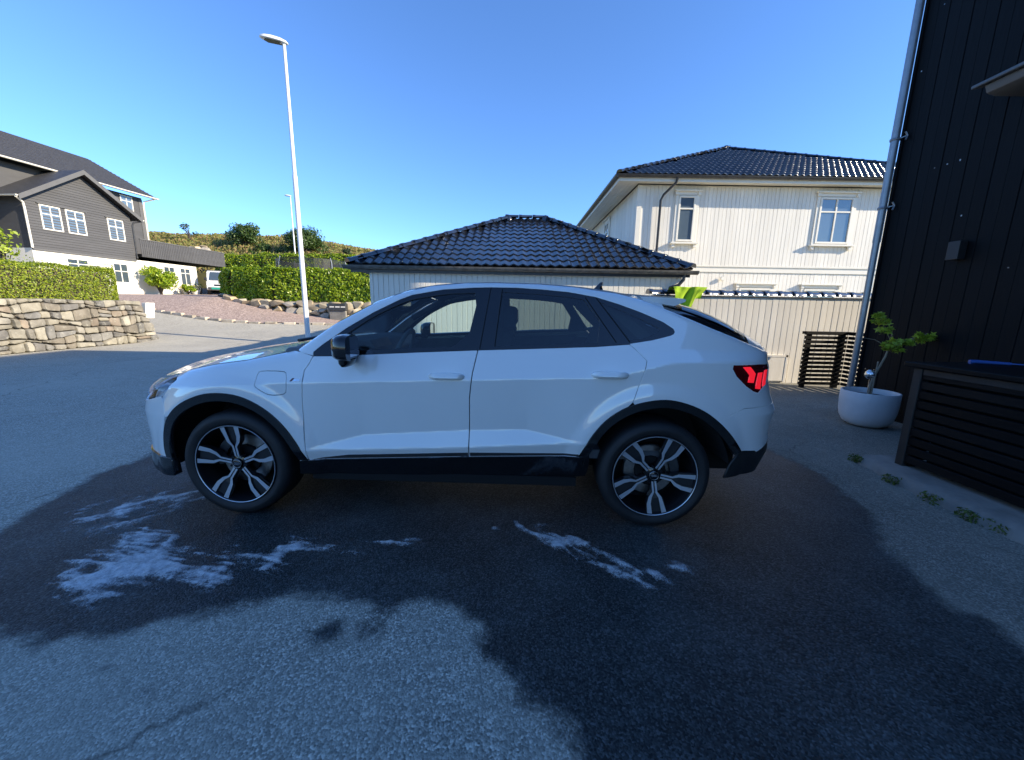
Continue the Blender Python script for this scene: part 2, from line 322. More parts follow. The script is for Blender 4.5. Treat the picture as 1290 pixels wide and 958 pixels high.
# rough stone edging along the gravel
edm = pm('edging_stone', (.42, .37, .29), .9, var=.3, vscale=4, bumps=.4, bscale=20, rand=.25)
edge = thing('gravel_edging', 'row of pale edging stones between gravel drive and side road', 'kerb', (-15, 18.4, .6))
for i in range(len(GE)-1):
    a, b = np.array(GE[i]), np.array(GE[i+1]); n = max(1, int(np.linalg.norm(b-a)/.55))
    if a[0] < -27: continue
    for k in range(n):
        p = a+(b-a)*(k+.5)/n; d = (b-a)/np.linalg.norm(b-a); q = np.array([-d[1], d[0]]); l = .24+random.random()*.05; w = .07+random.random()*.05; z = float(H(*p)); h = .06+random.random()*.05
        mb = MB(); mb.obox((*(p-d*l-q*w), z-.05), (*(d*2*l), 0), (*(q*2*w), 0), (0, 0, .05+h)); mb.build('edging_stone', edm, edge, bevel=.025)
# terrace behind the dry-stone wall
tb_ = MB(); tb_.box(-60, -13.42, -20, 13.55, -.5, 1.36); tag(tb_.build('terrace', gm), kind='structure')
# soap foam lying on the wet asphalt
def foam(name, label, blobs, box, seed, streak=(2.2, 12), rot=0.0, thr=.5):
    xs = np.arange(box[0], box[1], .009); ys = np.arange(box[2], box[3], .009); X, Y = np.meshgrid(xs, ys)
    m = np.full_like(X, 0.0)
    wx = (fbm(X*5, Y*5, 3, seed+40)-.5)*.12; wy = (fbm(X*5+9, Y*5, 3, seed+41)-.5)*.12
    for poly, fe, gain in blobs: m = np.maximum(m, gain*np.clip(poly_sd(X+wx, Y+wy, poly)/fe+.35, 0, 1))
    c, s = math.cos(rot), math.sin(rot); U = (X+wx*.6)*c+(Y+wy*.6)*s; V_ = -(X+wx*.6)*s+(Y+wy*.6)*c
    n1 = fbm(U*streak[0]+seed, V_*streak[1], 4, seed); ridge = 1-np.abs(fbm(X*4.2+3, Y*4.2, 3, seed+21)-.5)*5; n2 = fbm(X*22, Y*22, 3, seed+5)
    n3 = fbm(U*streak[0]*1.3+7, V_*streak[1]*3.2, 3, seed+31); n = .40*n1+.30*n3+.16*np.clip(ridge, 0, 1)+.14*n2
    cov = np.clip((m*.60+n*2.3-1.66+(.5-thr))/.42, 0, 1)*np.clip(m*4, 0, 1); Z = .004+.012*cov*fbm(X*40, Y*40, 2, seed+9)+.006*cov
    V = np.stack([X, Y, Z], -1).reshape(-1, 3); nx = len(xs); i = np.arange((nx-1)*(len(ys)-1)); r = i//(nx-1)*nx+i % (nx-1); F = np.stack([r, r+1, r+nx+1, r+nx], -1)
    cv = cov.ravel(); F = F[cv[F].max(1) > .02]; used = np.unique(F); mp = np.full(len(V), -1); mp[used] = np.arange(len(used))
    o = link_mesh(name, np_mesh(name, V[used], mp[F], M['foam'], True, {'cover': cv[used]}), None); return tag(o, label, 'foam', kind='stuff')
m, nt, N, L, b = newmat('soap_foam'); M['foam'] = m
b.inputs['Base Color'].default_value = (.95, .95, .93, 1); b.inputs['Roughness'].default_value = .6; b.inputs['Subsurface Weight'].default_value = 0
at = N.new('ShaderNodeAttribute'); at.attribute_name = 'cover'; nz = tex(nt, 'Noise', 130, 4, .7); nz2 = tex(nt, 'Noise', 28, 4, .7)
ad = N.new('ShaderNodeMath'); ad.operation = 'ADD'; L.new(nz.outputs[0], ad.inputs[0]); L.new(nz2.outputs[0], ad.inputs[1])
mr = N.new('ShaderNodeMapRange'); L.new(ad.outputs[0], mr.inputs[0]); mr.inputs[1].default_value = .7; mr.inputs[2].default_value = 1.3; mr.inputs[3].default_value = -.60; mr.inputs[4].default_value = .30
a2 = N.new('ShaderNodeMath'); a2.operation = 'ADD'; a2.use_clamp = True; L.new(mr.outputs[0], a2.inputs[0]); L.new(at.outputs['Fac'], a2.inputs[1])
a3 = N.new('ShaderNodeMath'); a3.operation = 'MULTIPLY'; L.new(a2.outputs[0], a3.inputs[0]); a3.inputs[1].default_value = .70; L.new(a3.outputs[0], b.inputs['Alpha'])
F1 = [(-2.33,1.85),(-2.32,2.05),(-2.25,2.16),(-2.02,2.02),(-1.70,1.86),(-1.42,1.74),(-1.48,1.58),(-1.72,1.54),(-1.98,1.55),(-2.20,1.64)]
F2 = [(-1.62,1.74),(-1.60,1.98),(-1.47,1.90),(-1.36,1.99),(-1.34,2.12),(-1.24,2.11),(-1.11,2.00),(-1.00,2.00),(-1.24,1.83),(-1.36,1.74),(-1.43,1.66)]
F0 = [(-2.95,2.42),(-2.70,2.55),(-2.30,2.95),(-2.15,2.75),(-2.35,2.30),(-2.46,2.17),(-2.7,2.2)]
F3 = [(-.10,2.20),(.10,2.30),(.27,2.26),(.40,2.11),(.55,1.99),(.66,1.86),(.72,1.72),(.50,1.74),(.40,1.90),(.24,2.04)]
F4 = [(-1.0,1.95),(-.85,2.10),(-.55,2.14),(-.50,2.05),(-.75,1.95)]
F5 = [(.70,1.85),(.80,1.92),(1.0,1.88),(.95,1.78),(.8,1.76)]
foam('soap_foam', 'thick white soap foam spread on wet asphalt below the front wheel', [(F1, .22, 1.0), (F2, .16, .80), (F4, .16, .50)], (-2.6, -.4, 1.45, 2.3), 3, (1.6, 15), -.14, .16)
foam('soap_foam', 'thin foam streaks on asphalt ahead of the front bumper', [(F0, .35, .62)], (-3.2, -1.9, 2.0, 3.1), 11, (2.0, 9), .7, .12)
foam('soap_foam', 'small foam trail on wet asphalt left of the rear wheel', [(F3, .16, .78), (F5, .16, .50)], (-.3, 1.15, 1.6, 2.4), 23, (3, 9), -.7, .12)
# ------------------------------------------------------------------ roof tiles
def tile_mesh(name, w=.2, l=.40, amp=.040, t=.022):
    mb = MB(); n = 6; prof = []
    for i in range(n+1):
        u = i/n; prof.append((u*(w+.02)-.5*w, amp*(.5-.5*math.cos(2*math.pi*(u*.97+.5)))**.8))
    A = [(x, 0, z+t) for x, z in prof]; B = [(x, l, z) for x, z in prof]; C = [(x, 0, z-.006) for x, z in prof]
    mb.add(A+B+C, [(i, i+1, n+1+i+1, n+1+i) for i in range(n)]+[(i+1, i, 2*(n+1)+i, 2*(n+1)+i+1) for i in range(n)])
    return mb.mesh(name, smooth=50, fix=False)
def face_frame(a, b, c):
    """a-b the eave line, c a point up the roof: origin, unit along eave, unit up the slope, normal"""
    a, b, c = map(Vector, (a, b, c)); u = (b-a).normalized(); s = (c-a)-(c-a).dot(u)*u; s.normalize(); return a, u, s, u.cross(s)
def tile_roof_face(parent, poly, mat, single, w=.2, course=.345, name='roof_tile', inset=.03):
    """poly: eave-left, eave-right, (ridge-right, ridge-left) or (apex); single: one object per tile"""
    o, u, s, nrm = face_frame(poly[0], poly[1], poly[2]); P2 = [((Vector(p)-o).dot(u), (Vector(p)-o).dot(s)) for p in poly]
    W_ = P2[1][0]; Hh = max(p[1] for p in P2); nx = int(W_/w)+1; ny = int(Hh/course)+1; base = tile_mesh(name, w); rotm = Matrix((u, s, nrm)).transposed().to_4x4(); big = []; cnt = 0
    pc = np.array(P2)
    for j in range(ny):
        for i in range(nx):
            cx_, cy_ = (i+.5)*w, j*course+.12
            if poly_sd(np.array([cx_]), np.array([cy_]), P2)[0] < .01: continue
            M4 = Matrix.Translation(o+u*cx_+s*(j*course-.05)+nrm*.03) @ rotm @ Matrix.Rotation(R(random.uniform(-1.2, 1.2)), 4, 'Z') @ Matrix.Rotation(R(random.uniform(-.8, .8)), 4, 'X')
            if single:
                if not base.materials: base.materials.append(mat)
                t = bpy.data.objects.new(name, base); COL.objects.link(t); t.parent = parent; t.matrix_basis = Matrix.Translation(-parent.location) @ M4; cnt += 1
            else: big.append(M4)
    if not single:
        bv = np.array([v.co[:] for v in base.vertices]); bf = [p.vertices[:] for p in base.polygons]; V = []; F = []
        for k, m4 in enumerate(big):
            a = np.array(m4); V.append(bv@a[:3, :3].T+a[:3, 3]); F += [tuple(k*len(bv)+q for q in f) for f in bf]
        if V:
            me = np_mesh(name+'s', np.concatenate(V), np.array(F), mat, True); ob = link_mesh(name+'s', me, None, parent); tag(ob, kind='stuff')
    return cnt
def ridge_run(parent, a, b, mat, r=.10, pitch=.34, name='ridge_tile', joined=False):
    a, b = Vector(a), Vector(b); L_ = (b-a).length; n = max(1, int(L_/pitch)); d = (b-a).normalized(); sd_ = d.cross(Vector((0, 0, 1))).normalized(); up = sd_.cross(d); mb = MB(); k = 7
    def cap(mb):
        for y, rr_ in ((-.03, r*1.12), (.05, r*1.10), (.06, r), (pitch+.02, r*.93)):
            pass
        rows = [[(rr_*math.cos(math.pi*i/k)*1.0, y, rr_*.78*math.sin(math.pi*i/k)) for i in range(k+1)] for y, rr_ in ((-.03, r*1.14), (.05, r*1.12), (.06, r), (pitch+.03, r*.95))]
        mb.add([p for q in rows for p in q], [(j*(k+1)+i, j*(k+1)+i+1, (j+1)*(k+1)+i+1, (j+1)*(k+1)+i) for j in range(3) for i in range(k)]+[tuple(range(k+1))])
    cap(mb); me = mb.mesh(name, smooth=50, fix=False); me.materials.append(mat); rot = Matrix((sd_, d, up)).transposed().to_4x4()
    for i in range(n):
        o = bpy.data.objects.new(name, me); COL.objects.link(o); o.parent = parent; o.matrix_basis = Matrix.Translation(-parent.location) @ Matrix.Translation(a+d*(i*L_/n)) @ rot
def boards(parent, x0, x1, y, z0, z1, w, mat, name='board', gap=.006, thick=.02, axis='x', batten=False, zf=None, face=-1):
    """vertical boards as parts, sharing one mesh per height"""
    n = int(round((x1-x0)/w)); w = (x1-x0)/n; cache = {}
    for i in range(n):
        a = x0+i*w; h = z1 if zf is None else zf(a+w/2); key = round(h, 2)
        if key not in cache:
            mb = MB(); t = thick
            if axis == 'x': mb.box(gap/2, w-gap/2, 0, t, 0, h-z0)
            else: mb.box(0, t, gap/2, w-gap/2, 0, h-z0)
            cache[key] = mb.mesh(name, bevel=.004, seg=1); cache[key].materials.append(mat)
        o = bpy.data.objects.new(name, cache[key]); COL.objects.link(o); o.parent = parent; jz = random.uniform(-.004, .004); jy = random.uniform(-.002, .002)
        loc = Vector((a, y+jy, z0+jz)) if axis == 'x' else Vector((y+jy, a, z0+jz)); o.location = loc-parent.location
def gutter(parent, a, b, mat, r=.06, name='gutter'):
    a, b = Vector(a), Vector(b); d = (b-a).normalized(); sd_ = d.cross(Vector((0, 0, 1))).normalized(); k = 8; rows = []
    for p in (a, b): rows.append([p+sd_*(r*math.cos(math.pi+math.pi*i/k))+Vector((0, 0, r*1.1*math.sin(math.pi+math.pi*i/k))) for i in range(k+1)])
    rows2 = []
    for p in (a, b): rows2.append([p+sd_*((r-.008)*math.cos(math.pi+math.pi*i/k))+Vector((0, 0, (r-.008)*1.1*math.sin(math.pi+math.pi*i/k))) for i in range(k+1)])
    m = k+1; mb = MB(); mb.add(rows[0]+rows[1]+rows2[0]+rows2[1], [(i, i+1, m+i+1, m+i) for i in range(k)]+[(2*m+i+1, 2*m+i, 3*m+i, 3*m+i+1) for i in range(k)]+[(0, m, 3*m, 2*m), (k, 2*m+k, 3*m+k, m+k)]+[tuple(range(m)), tuple(range(2*m-1, m-1, -1))])
    g = mb.build(name, mat, parent, smooth=40); return g
def window(parent, o, ax, up, w, h, mat_f, cols=2, split=.33, n_=(0, -1, 0), sill=True, hood=True, pane=None, name='window', fr=.06, casing=.10, depth=.05):
    """o = lower left corner of the glazed frame on the wall plane, ax = along wall"""
    o, ax, up, n_ = map(Vector, (o, ax, up, n_)); ax.normalize(); up.normalize(); n_.normalize()
    def bar(mb, u0, u1, v0, v1, d0, d1): mb.obox(o+ax*u0+up*v0+n_*d0, ax*(u1-u0), up*(v1-v0), n_*(d1-d0))
    f = MB(); bar(f, 0, fr, 0, h, .005, depth); bar(f, w-fr, w, 0, h, .005, depth); bar(f, fr, w-fr, 0, fr, .005, depth); bar(f, fr, w-fr, h-fr, h, .005, depth)
    fo = f.build(name, mat_f, parent, bevel=.004, seg=1)
    vs = h*(1-split)
    g = MB(); bar(g, fr, w-fr, vs-.022, vs+.022, .008, depth-.006)
    if cols == 2: bar(g, w/2-.022, w/2+.022, fr, vs-.022, .009, depth-.007); bar(g, w/2-.022, w/2+.022, vs+.022, h-fr, .009, depth-.007)
    g.build('glazing_bar', mat_f, fo)
    xs = [fr, w-fr] if cols == 1 else [fr, w/2-.022, w/2+.022, w-fr]
    for i in range(0, len(xs), 2):
        for v0, v1 in ((fr, vs-.022), (vs+.022, h-fr)):
            p = MB(); bar(p, xs[i], xs[i+1], v0, v1, .012, .018); p.build('pane', pane or M['winpane'], fo)
    c = MB()
    if casing:
        bar(c, -casing, -.004, -.02, h+.02, .004, .032); bar(c, w+.004, w+casing, -.02, h+.02, .004, .032); bar(c, -casing, w+casing, h+.022, h+casing+.02, .004, .034)
        co = c.build('casing', mat_f, fo, bevel=.004, seg=1)
    if hood:
        q = MB(); bar(q, -casing-.06, w+casing+.06, h+casing+.022, h+casing+.062, .004, .11); bar(q, -casing-.03, -casing+.06, h+.02, h+casing+.020, .034, .075); bar(q, w+casing-.06, w+casing+.03, h+.02, h+casing+.020, .034, .075); q.build('window_hood', mat_f, fo, bevel=.004, seg=1)
    if sill:
        q = MB(); bar(q, -casing-.07, w+casing+.07, -.085, -.03, .004, .13); bar(q, -casing-.02, -casing+.07, -.19, -.087, .004, .08); bar(q, w+casing-.07, w+casing+.02, -.19, -.087, .004, .08); q.build('sill', mat_f, fo, bevel=.004, seg=1)
    return fo

# ------------------------------------------------------------------ garage with glazed hip roof
g = thing('garage', 'low white boarded garage with glossy black tiled hip roof behind the car', 'garage', (0, 9.2, 0))
GX0, GX1, GY0, GY1, GZ = -3.62, 3.90, 8.62, 15.95, 2.26
RA_, RB_ = Vector((-.20, 12.3, 4.0)), Vector((.93, 12.3, 4.0))
mb = MB(); mb.box(-3.10, 3.70, 8.75, 15.4, -.1, 2.16); mb.build('wall', M['white_wood'], g)
boards(g, -3.12, 3.72, 8.722, 0, 2.13, .1155, M['white_wood'])
mb = MB(); mb.box(-3.185, -3.12, 8.708, 8.81, 0, 2.13); mb.build('corner_board', M['white_trim'], g)
mb = MB(); mb.box(-3.5, 3.75, 8.66, 8.8, 2.135, 2.165); mb.build('soffit', M['white_wood'], g)
mb = MB(); mb.box(GX0+.06, GX1-.05, 8.63, 8.658, 2.10, 2.25); mb.build('fascia', M['gutter'], g)
mb = MB(); e4 = [(GX0, GY0, GZ), (GX1, GY0, GZ), (GX1, GY1, GZ), (GX0, GY1, GZ)]
mb.add(e4+[RA_, RB_], [(0,1,5,4), (1,2,5), (2,3,4,5), (3,0,4)]); mb.add([(x, y, z-.05) for x, y, z in e4], [(3,2,1,0)]); rf = mb.build('roof', M['tile_grey'], g)
n_t = tile_roof_face(g, [e4[0], e4[1], RB_, RA_], M['tile'], True)
tile_roof_face(g, [e4[3], e4[0], RA_], M['tile'], False); tile_roof_face(g, [e4[1], e4[2], RB_], M['tile'], False)
ridge_run(g, Vector(e4[0])+Vector((.02, .02, .06)), RA_+Vector((0, 0, .07)), M['tile']); ridge_run(g, Vector(e4[1])+Vector((-.02, .02, .06)), RB_+Vector((0, 0, .07)), M['tile']); ridge_run(g, RA_+Vector((-.05, 0, .09)), RB_+Vector((.05, 0, .09)), M['tile'], .09)
mb = MB(); mb.lathe([(0, .13), (.09, .10), (.14, .02), (.15, -.06)], 12, RA_+Vector((0, 0, .04))); mb.build('ridge_end_cap', M['tile'], g, smooth=60)
mb = MB(); mb.lathe([(0, .13), (.09, .10), (.14, .02), (.15, -.06)], 12, RB_+Vector((0, 0, .04))); mb.build('ridge_end_cap', M['tile'], g, smooth=60)
gutter(g, (GX0-.08, GY0-.02, 2.245), (GX1+.1, GY0-.02, 2.235), M['gutter_worn'], .075)
gutter(g, (GX0-.02, GY0, 2.245), (GX0-.02, GY1, 2.245), M['gutter_worn'], .075)
mb = MB(); mb.tube([(3.72,8.62,2.17),(3.72,8.64,2.05),(3.62,8.64,1.93),(3.45,8.66,1.88),(3.42,8.67,1.75),(3.42,8.67,.1)], .038, 8); mb.build('downpipe', M['gutter'], g, smooth=True)

# ------------------------------------------------------------------ white two-storey house
h = thing('white_house', 'white two-storey timber house with black glazed hip roof behind the garage', 'house', (9, 13.2, 0))
HX0, HX1, HY0, HY1, HE = 3.97, 15.7, 13.2, 20.9, 5.34
mb = MB(); mb.box(HX0, HX1, HY0, HY1, -.5, HE); mb.build('wall', M['white_wood'], h)
def clad(x0, x1, y, z0, z1, skip=(), w=.126, nm='cladding', axis='x'):
    mb = MB(); n = int((x1-x0)/w)
    for i in range(n):
        a = x0+i*w; segs = [(z0, z1)]; pr = .013+.0015*(i % 3)
        for (sx0, sx1, sz0, sz1) in skip:
            if a+w > sx0 and a < sx1: segs = [q for s0, s1 in segs for q in ((s0, min(s1, sz0)), (max(s0, sz1), s1)) if q[1]-q[0] > .02]
        for s0, s1 in segs:
            if axis == 'x': mb.box(a+.005, a+w-.005, y-pr, y+.002, s0, s1)
            else: mb.box(y-pr, y+.002, a+.005, a+w-.005, s0, s1)
    o = mb.build(nm, M['white_wood'], h, fix=False); tag(o, kind='stuff'); return o
W1 = (5.27, 3.62, .55, 1.40); W2 = (9.82, 3.62, 1.08, 1.42)
sk = [(W1[0]-.02, W1[0]+W1[2]+.02, W1[1], W1[1]+W1[3]), (W2[0]-.02, W2[0]+W2[2]+.02, W2[1], W2[1]+W2[3])]
clad(HX0+.12, HX1, HY0, 2.89, HE-.02, sk); clad(HX0+.12, HX1, HY0, -.3, 2.66, [(7.55, 8.65, .8, 2.17), (9.72, 10.82, .8, 2.17)])
clad(HY0+.02, HY1, HX0, 0, HE-.02, [], axis='y')
mb = MB(); mb.box(HX0-.035, HX0+.115, HY0-.035, HY0-.002, -.3, HE-.02); mb.build('corner_board', M['white_trim'], h)
mb = MB(); mb.box(HX0+.02, HX1, HY0-.045, HY0-.002, 2.67, 2.87); mb.box(HX0+.02, HX1, HY0-.075, HY0-.046, 2.84, 2.885); mb.build('storey_band', M['white_trim'], h)
pane = pm('reflective_window_glass', (.10, .14, .18), .05, var=.02, spec=1.0, metal=.0); pane.node_tree.nodes['Principled BSDF'].inputs['Coat Weight'].default_value = 1
window(h, (W1[0], HY0-.02, W1[1]), (1,0,0), (0,0,1), W1[2], W1[3], M['white_trim'], 1, .28, pane=pane)
window(h, (W2[0], HY0-.02, W2[1]), (1,0,0), (0,0,1), W2[2], W2[3], M['white_trim'], 2, .31, pane=pane)
for x in (7.55, 9.72): window(h, (x, HY0-.02, .8), (1,0,0), (0,0,1), 1.08, 1.37, M['white_trim'], 2, .31, pane=pane)
window(h, (HX0-.02, 17.6, 3.7), (0,-1,0), (0,0,1), .8, 1.3, M['white_trim'], 2, .31, n_=(-1,0,0), pane=pane)
EX0, EX1, EY0, EY1, EZ = 3.22, 16.3, 12.82, 21.5, 5.52; AP = Vector((8.55, 17.05, 7.85))
e4 = [Vector((EX0, EY0, EZ)), Vector((EX1, EY0, EZ)), Vector((EX1, EY1, EZ)), Vector((EX0, EY1, EZ))]
mb = MB(); mb.add(e4+[AP], [(0,1,4), (1,2,4), (2,3,4), (3,0,4)]); mb.build('roof', M['tile_grey'], h)
so = MB()
for (x0, x1, y0, y1) in ((EX0+.03, EX1, EY0+.03, HY0-.03),):
    n = 5
    for i in range(n): so.box(x0, x1, y0+(y1-y0)*i/n, y0+(y1-y0)*(i+1)/n-.008, EZ-.16, EZ-.145)
for i in range(5): a = EX0+.03; b_ = HX0-.03; so.box(a+(b_-a)*i/5, a+(b_-a)*(i+1)/5-.008, HY0-.03, EY1, EZ-.16, EZ-.145)
so.build('soffit', M['white_trim'], h, fix=False)
mb = MB(); mb.box(EX0+.01, EX1, EY0+.005, EY0+.03, EZ-.19, EZ-.03); mb.box(EX0+.005, EX0+.03, EY0+.031, EY1, EZ-.19, EZ-.03); mb.build('fascia', M['white_trim'], h)
tile_roof_face(h, [e4[0], e4[1], AP], M['tile'], False, w=.2, course=.33); tile_roof_face(h, [e4[3], e4[0], AP], M['tile'], False, w=.2, course=.33)
ridge_run(h, e4[0]+Vector((.02, .02, .06)), AP+Vector((0, 0, .07)), M['tile']); ridge_run(h, e4[1]+Vector((-.02, .02, .06)), AP+Vector((0, 0, .07)), M['tile'])
mb = MB(); mb.lathe([(0, .13), (.09, .10), (.14, .02), (.15, -.06)], 12, AP+Vector((0, 0, .05))); mb.build('ridge_end_cap', M['tile'], h, smooth=60)
gutter(h, (EX0-.06, EY0-.06, EZ-.02), (EX1, EY0-.06, EZ-.03), M['gutter'], .07); gutter(h, (EX0-.06, EY0-.10, EZ-.02), (EX0-.06, EY1, EZ-.02), M['gutter'], .07)
mb = MB(); mb.tube([(5.02,12.76,5.44),(5.0,12.80,5.30),(4.72,13.02,5.0),(4.66,13.08,4.85),(4.66,13.09,2.0)], .04, 8); mb.build('downpipe', M['gutter'], h, smooth=True)
mb = MB(); mb.lathe([(0, -.05), (.06, -.05), (.075, .0)], 12, (6.94, 13.14, 2.46), 'y'); mb.build('wall_lamp', M['white_trim'], h)

# ------------------------------------------------------------------ white boundary wall with tiled coping
wv = thing('boundary_wall', 'weathered white board wall with black tiled coping right of the car', 'wall', (4.7, 7.5, 0))
mb = MB(); mb.box(2.75, 7.0, 7.53, 7.66, 0, 1.66); mb.build('wall', M['white_wood_old'], wv)
boards(wv, 2.72, 7.0, 7.50, 0, 1.665, .118, M['white_wood_old'], thick=.022)
ridge_run(wv, (2.62, 7.58, 1.70), (7.05, 7.58, 1.70), M['tile'], .105, .275, 'coping_tile')
mb = MB(); mb.box(2.70, 7.0, 7.475, 7.68, 1.655, 1.675); mb.build('coping_board', M['gutter'], wv)
mb = MB(); mb.box(5.02, 5.36, 7.455, 7.498, .05, .52); mb.box(5.36, 5.40, 7.45, 7.498, .03, .56); mb.box(4.98, 5.40, 7.45, 7.498, .522, .56); mb.build('hatch', M['white_wood_old'], wv)

# ------------------------------------------------------------------ dark house on the right (its roof shades the yard)
d = thing('black_house', 'tall black vertical-boarded house with grey downpipe at right edge', 'house', (5, 5.5, 0))
mb = MB(); mb.box(5.03, 9.4, -14, 5.42, -.1, 7.95); mb.build('wall', M['black_wood'], d)
nb_ = 44; wB = .134
cache = None
for i in range(nb_):
    if cache is None:
        q = MB(); q.box(0, .024, .0018, wB-.0018, 0, 7.82); cache = q.mesh('board', bevel=.003, seg=1); cache.materials.append(M['black_wood'])
    o = bpy.data.objects.new('board', cache); COL.objects.link(o); o.parent = d; o.location = Vector((5.0+(.0 if i % 2 else .003)+random.uniform(-.001, .001), 5.43-(i+1)*wB, .10))-d.location
nl = MB(); 
for z in (.62, 1.22, 1.86, 2.48, 3.10, 3.72, 4.34, 4.96, 5.5):
    for i in range(0, 22):
        if random.random() < .2:
            y = 5.43-(i+.5)*wB; x = 5.0+(.0 if i % 2 else .003); nl.box(x-.003, x+.001, y-.006, y+.006, z-.005+random.uniform(-.01, .01), z+.006)
tag(nl.build('nail_head', M['steel'], d, fix=False), kind='stuff')
mb = MB(); mb.add([(4.62,-14.6,7.97),(9.8,-14.6,7.97),(9.8,5.9,7.97),(4.62,5.9,7.97),(7.2,-11,9.1),(7.2,3.4,9.1)], [(0,3,5,4),(3,2,5),(2,1,4,5),(1,0,4),(0,1,2,3)]); mb.build('roof', M['tile_grey'], d)
cb = MB(); cb.box(4.985, 5.02, 5.425, 5.46,   .1, 7.9); cb.build('corner_board', M['black_wood'], d)
dp = MB(); dp.tube([(4.955,5.50,.02),(4.955,5.50,2.35)], .040, 12); dp.tube([(4.955,5.50,2.34),(4.955,5.50,7.8)], .045, 12); dpo = dp.build('downpipe', M['zinc'], d, smooth=40)
for z in (2.78, 3.62):
    q = MB(); q.lathe([(.054, -.015), (.058, 0), (.054, .015)], 12, (4.955, 5.50, z)); q.tube([(4.97, 5.46, z), (5.0, 5.40, z+.01)], .008, 6); q.tube([(4.96, 5.38, z+.05), (4.985, 5.37, z), (4.96, 5.36, z-.05)], .010, 6); q.build('pipe_bracket', M['zinc'], dpo)
cn = MB(); cn.obox((4.55, 2.4, 3.60), (.46, 0, .08), (0, 1.92, 0), (0, 0, .035)); cno = cn.build('door_canopy', M['canopy'], d, bevel=.012)
q = MB(); pr = [(4.60, 3.60), (4.63, 3.535), (4.72, 3.51), (5.0, 3.51), (5.0, 3.67), (4.61, 3.61)]; q.prism([(x, 2.44, z) for x, z in pr], (0, 1.80, 0)); q.build('canopy_underside', M['canopy'], cno, bevel=.015, smooth=50)
lb = MB(); lb.box(4.90, 4.99, 4.42, 4.54, 1.99, 2.19); lb.build('wall_light', M['black_plastic'], d, bevel=.006)

# ------------------------------------------------------------------ grey timber house up the slope
gh = thing('grey_house', 'grey timber house with dark roof and white basement up the slope', 'house', (-26, 25, 1.5))
dv = Vector((.0995, .995, 0)); nv = Vector((.995, -.0995, 0)); O = Vector((-26.0, 24.0, 0)); ZU = Vector((0, 0, 1))
def G(a, n, z): return O+dv*a+nv*n+ZU*z       # along the facade, out of it, up
def gprism(poly, depth, name, mat, par=gh, n0=0.0, **k):
    mb = MB(); mb.prism([G(a, n0, z) for a, z in poly], -nv*depth); return mb.build(name, mat, par, **k)
def gbox(a0, a1, n0, n1, z0, z1, name, mat, par=gh, **k):
    mb = MB(); mb.obox(G(a0, n0, z0), dv*(a1-a0), nv*(n1-n0), ZU*(z1-z0)); return mb.build(name, mat, par, **k)
L0, L1, ZB, ZE, ZA, AC = -2.31, 2.98, 4.20, 6.95, 8.78, .40
gprism([(L0, ZB), (L1, ZB), (L1, ZE), (AC, ZA), (L0, ZE)], 5.2, 'wall', M['grey_wood'])
mbp = MB(); z = ZB; k = 0
while z < ZA-.05:
    zt = min(z+.145, ZA-.02); a0 = L0 if z < ZE else L0+(z-ZE)/(ZA-ZE)*(AC-L0); a1 = L1 if z < ZE else L1-(z-ZE)/(ZA-ZE)*(L1-AC)
    a0b = L0 if zt < ZE else L0+(zt-ZE)/(ZA-ZE)*(AC-L0); a1b = L1 if zt < ZE else L1-(zt-ZE)/(ZA-ZE)*(L1-AC)
    segs = [(a0, a1, a0b, a1b)]
    mbp.add([G(a0, .03, z), G(a1, .03, z), G(a1b, .004, zt), G(a0b, .004, zt), G(a0, 0, z), G(a1, 0, z)], [(0,1,2,3), (4,5,1,0)]); z += .145
tag(mbp.build('cladding', M['grey_wood'], gh, fix=False), kind='stuff')
# white basement, deck
gbox(L0, 7.5, -6, -.05, 1.2, ZB-.002, 'basement_wall', M['white_plaster'])
gbox(L0, L1+.02, -.04, .03, ZB-.10, ZB-.004, 'base_board', M['grey_trim'])
gbox(L1+.05, 9.9, -3.5, .35, 4.44, 4.60, 'deck_floor', M['black_wood'])
par_ = None
n_b = 52
for i in range(n_b):
    a = L1+.12+(9.9-L1-.12)*i/n_b
    gbox(a, a+(9.9-L1-.12)/n_b-.02, .355, .38, 4.42, 5.54, 'railing_board', M['grey_wood'])
gbox(L1+.1, 9.92, .32, .41, 5.545, 5.60, 'handrail', M['grey_trim'])
for i in range(12): gbox(9.90, 9.92, -3.4+i*.31, -3.4+i*.31+.28, 4.42, 5.54, 'railing_board', M['grey_wood'])
for a in (-1.25, -.10, 2.03): window(gh, G(a-.46, .0, 5.27), dv, ZU, .92, 1.32, M['white_trim'], 2, .36, n_=nv, hood=False, sill=False, casing=0, pane=pane)
for a in (-1.25, -.10, 2.03): gbox(a-.57, a+.57, .03, .10, 6.62, 6.66, 'window_hood', M['grey_trim'])
for a in (4.8, 6.05): window(gh, G(a, -.05, 2.72), dv, ZU, .86, 1.27, M['white_trim'], 2, .3, n_=nv, hood=False, sill=True, casing=0)
window(gh, G(-.9, -.05, 3.1), dv, ZU, 1.1, .75, M['white_trim'], 2, .4, n_=nv, hood=False, sill=False, casing=0); window(gh, G(1.5, -.05, 2.6), dv, ZU, .9, 1.25, M['white_trim'], 2, .4, n_=nv, hood=False, sill=False, casing=0)
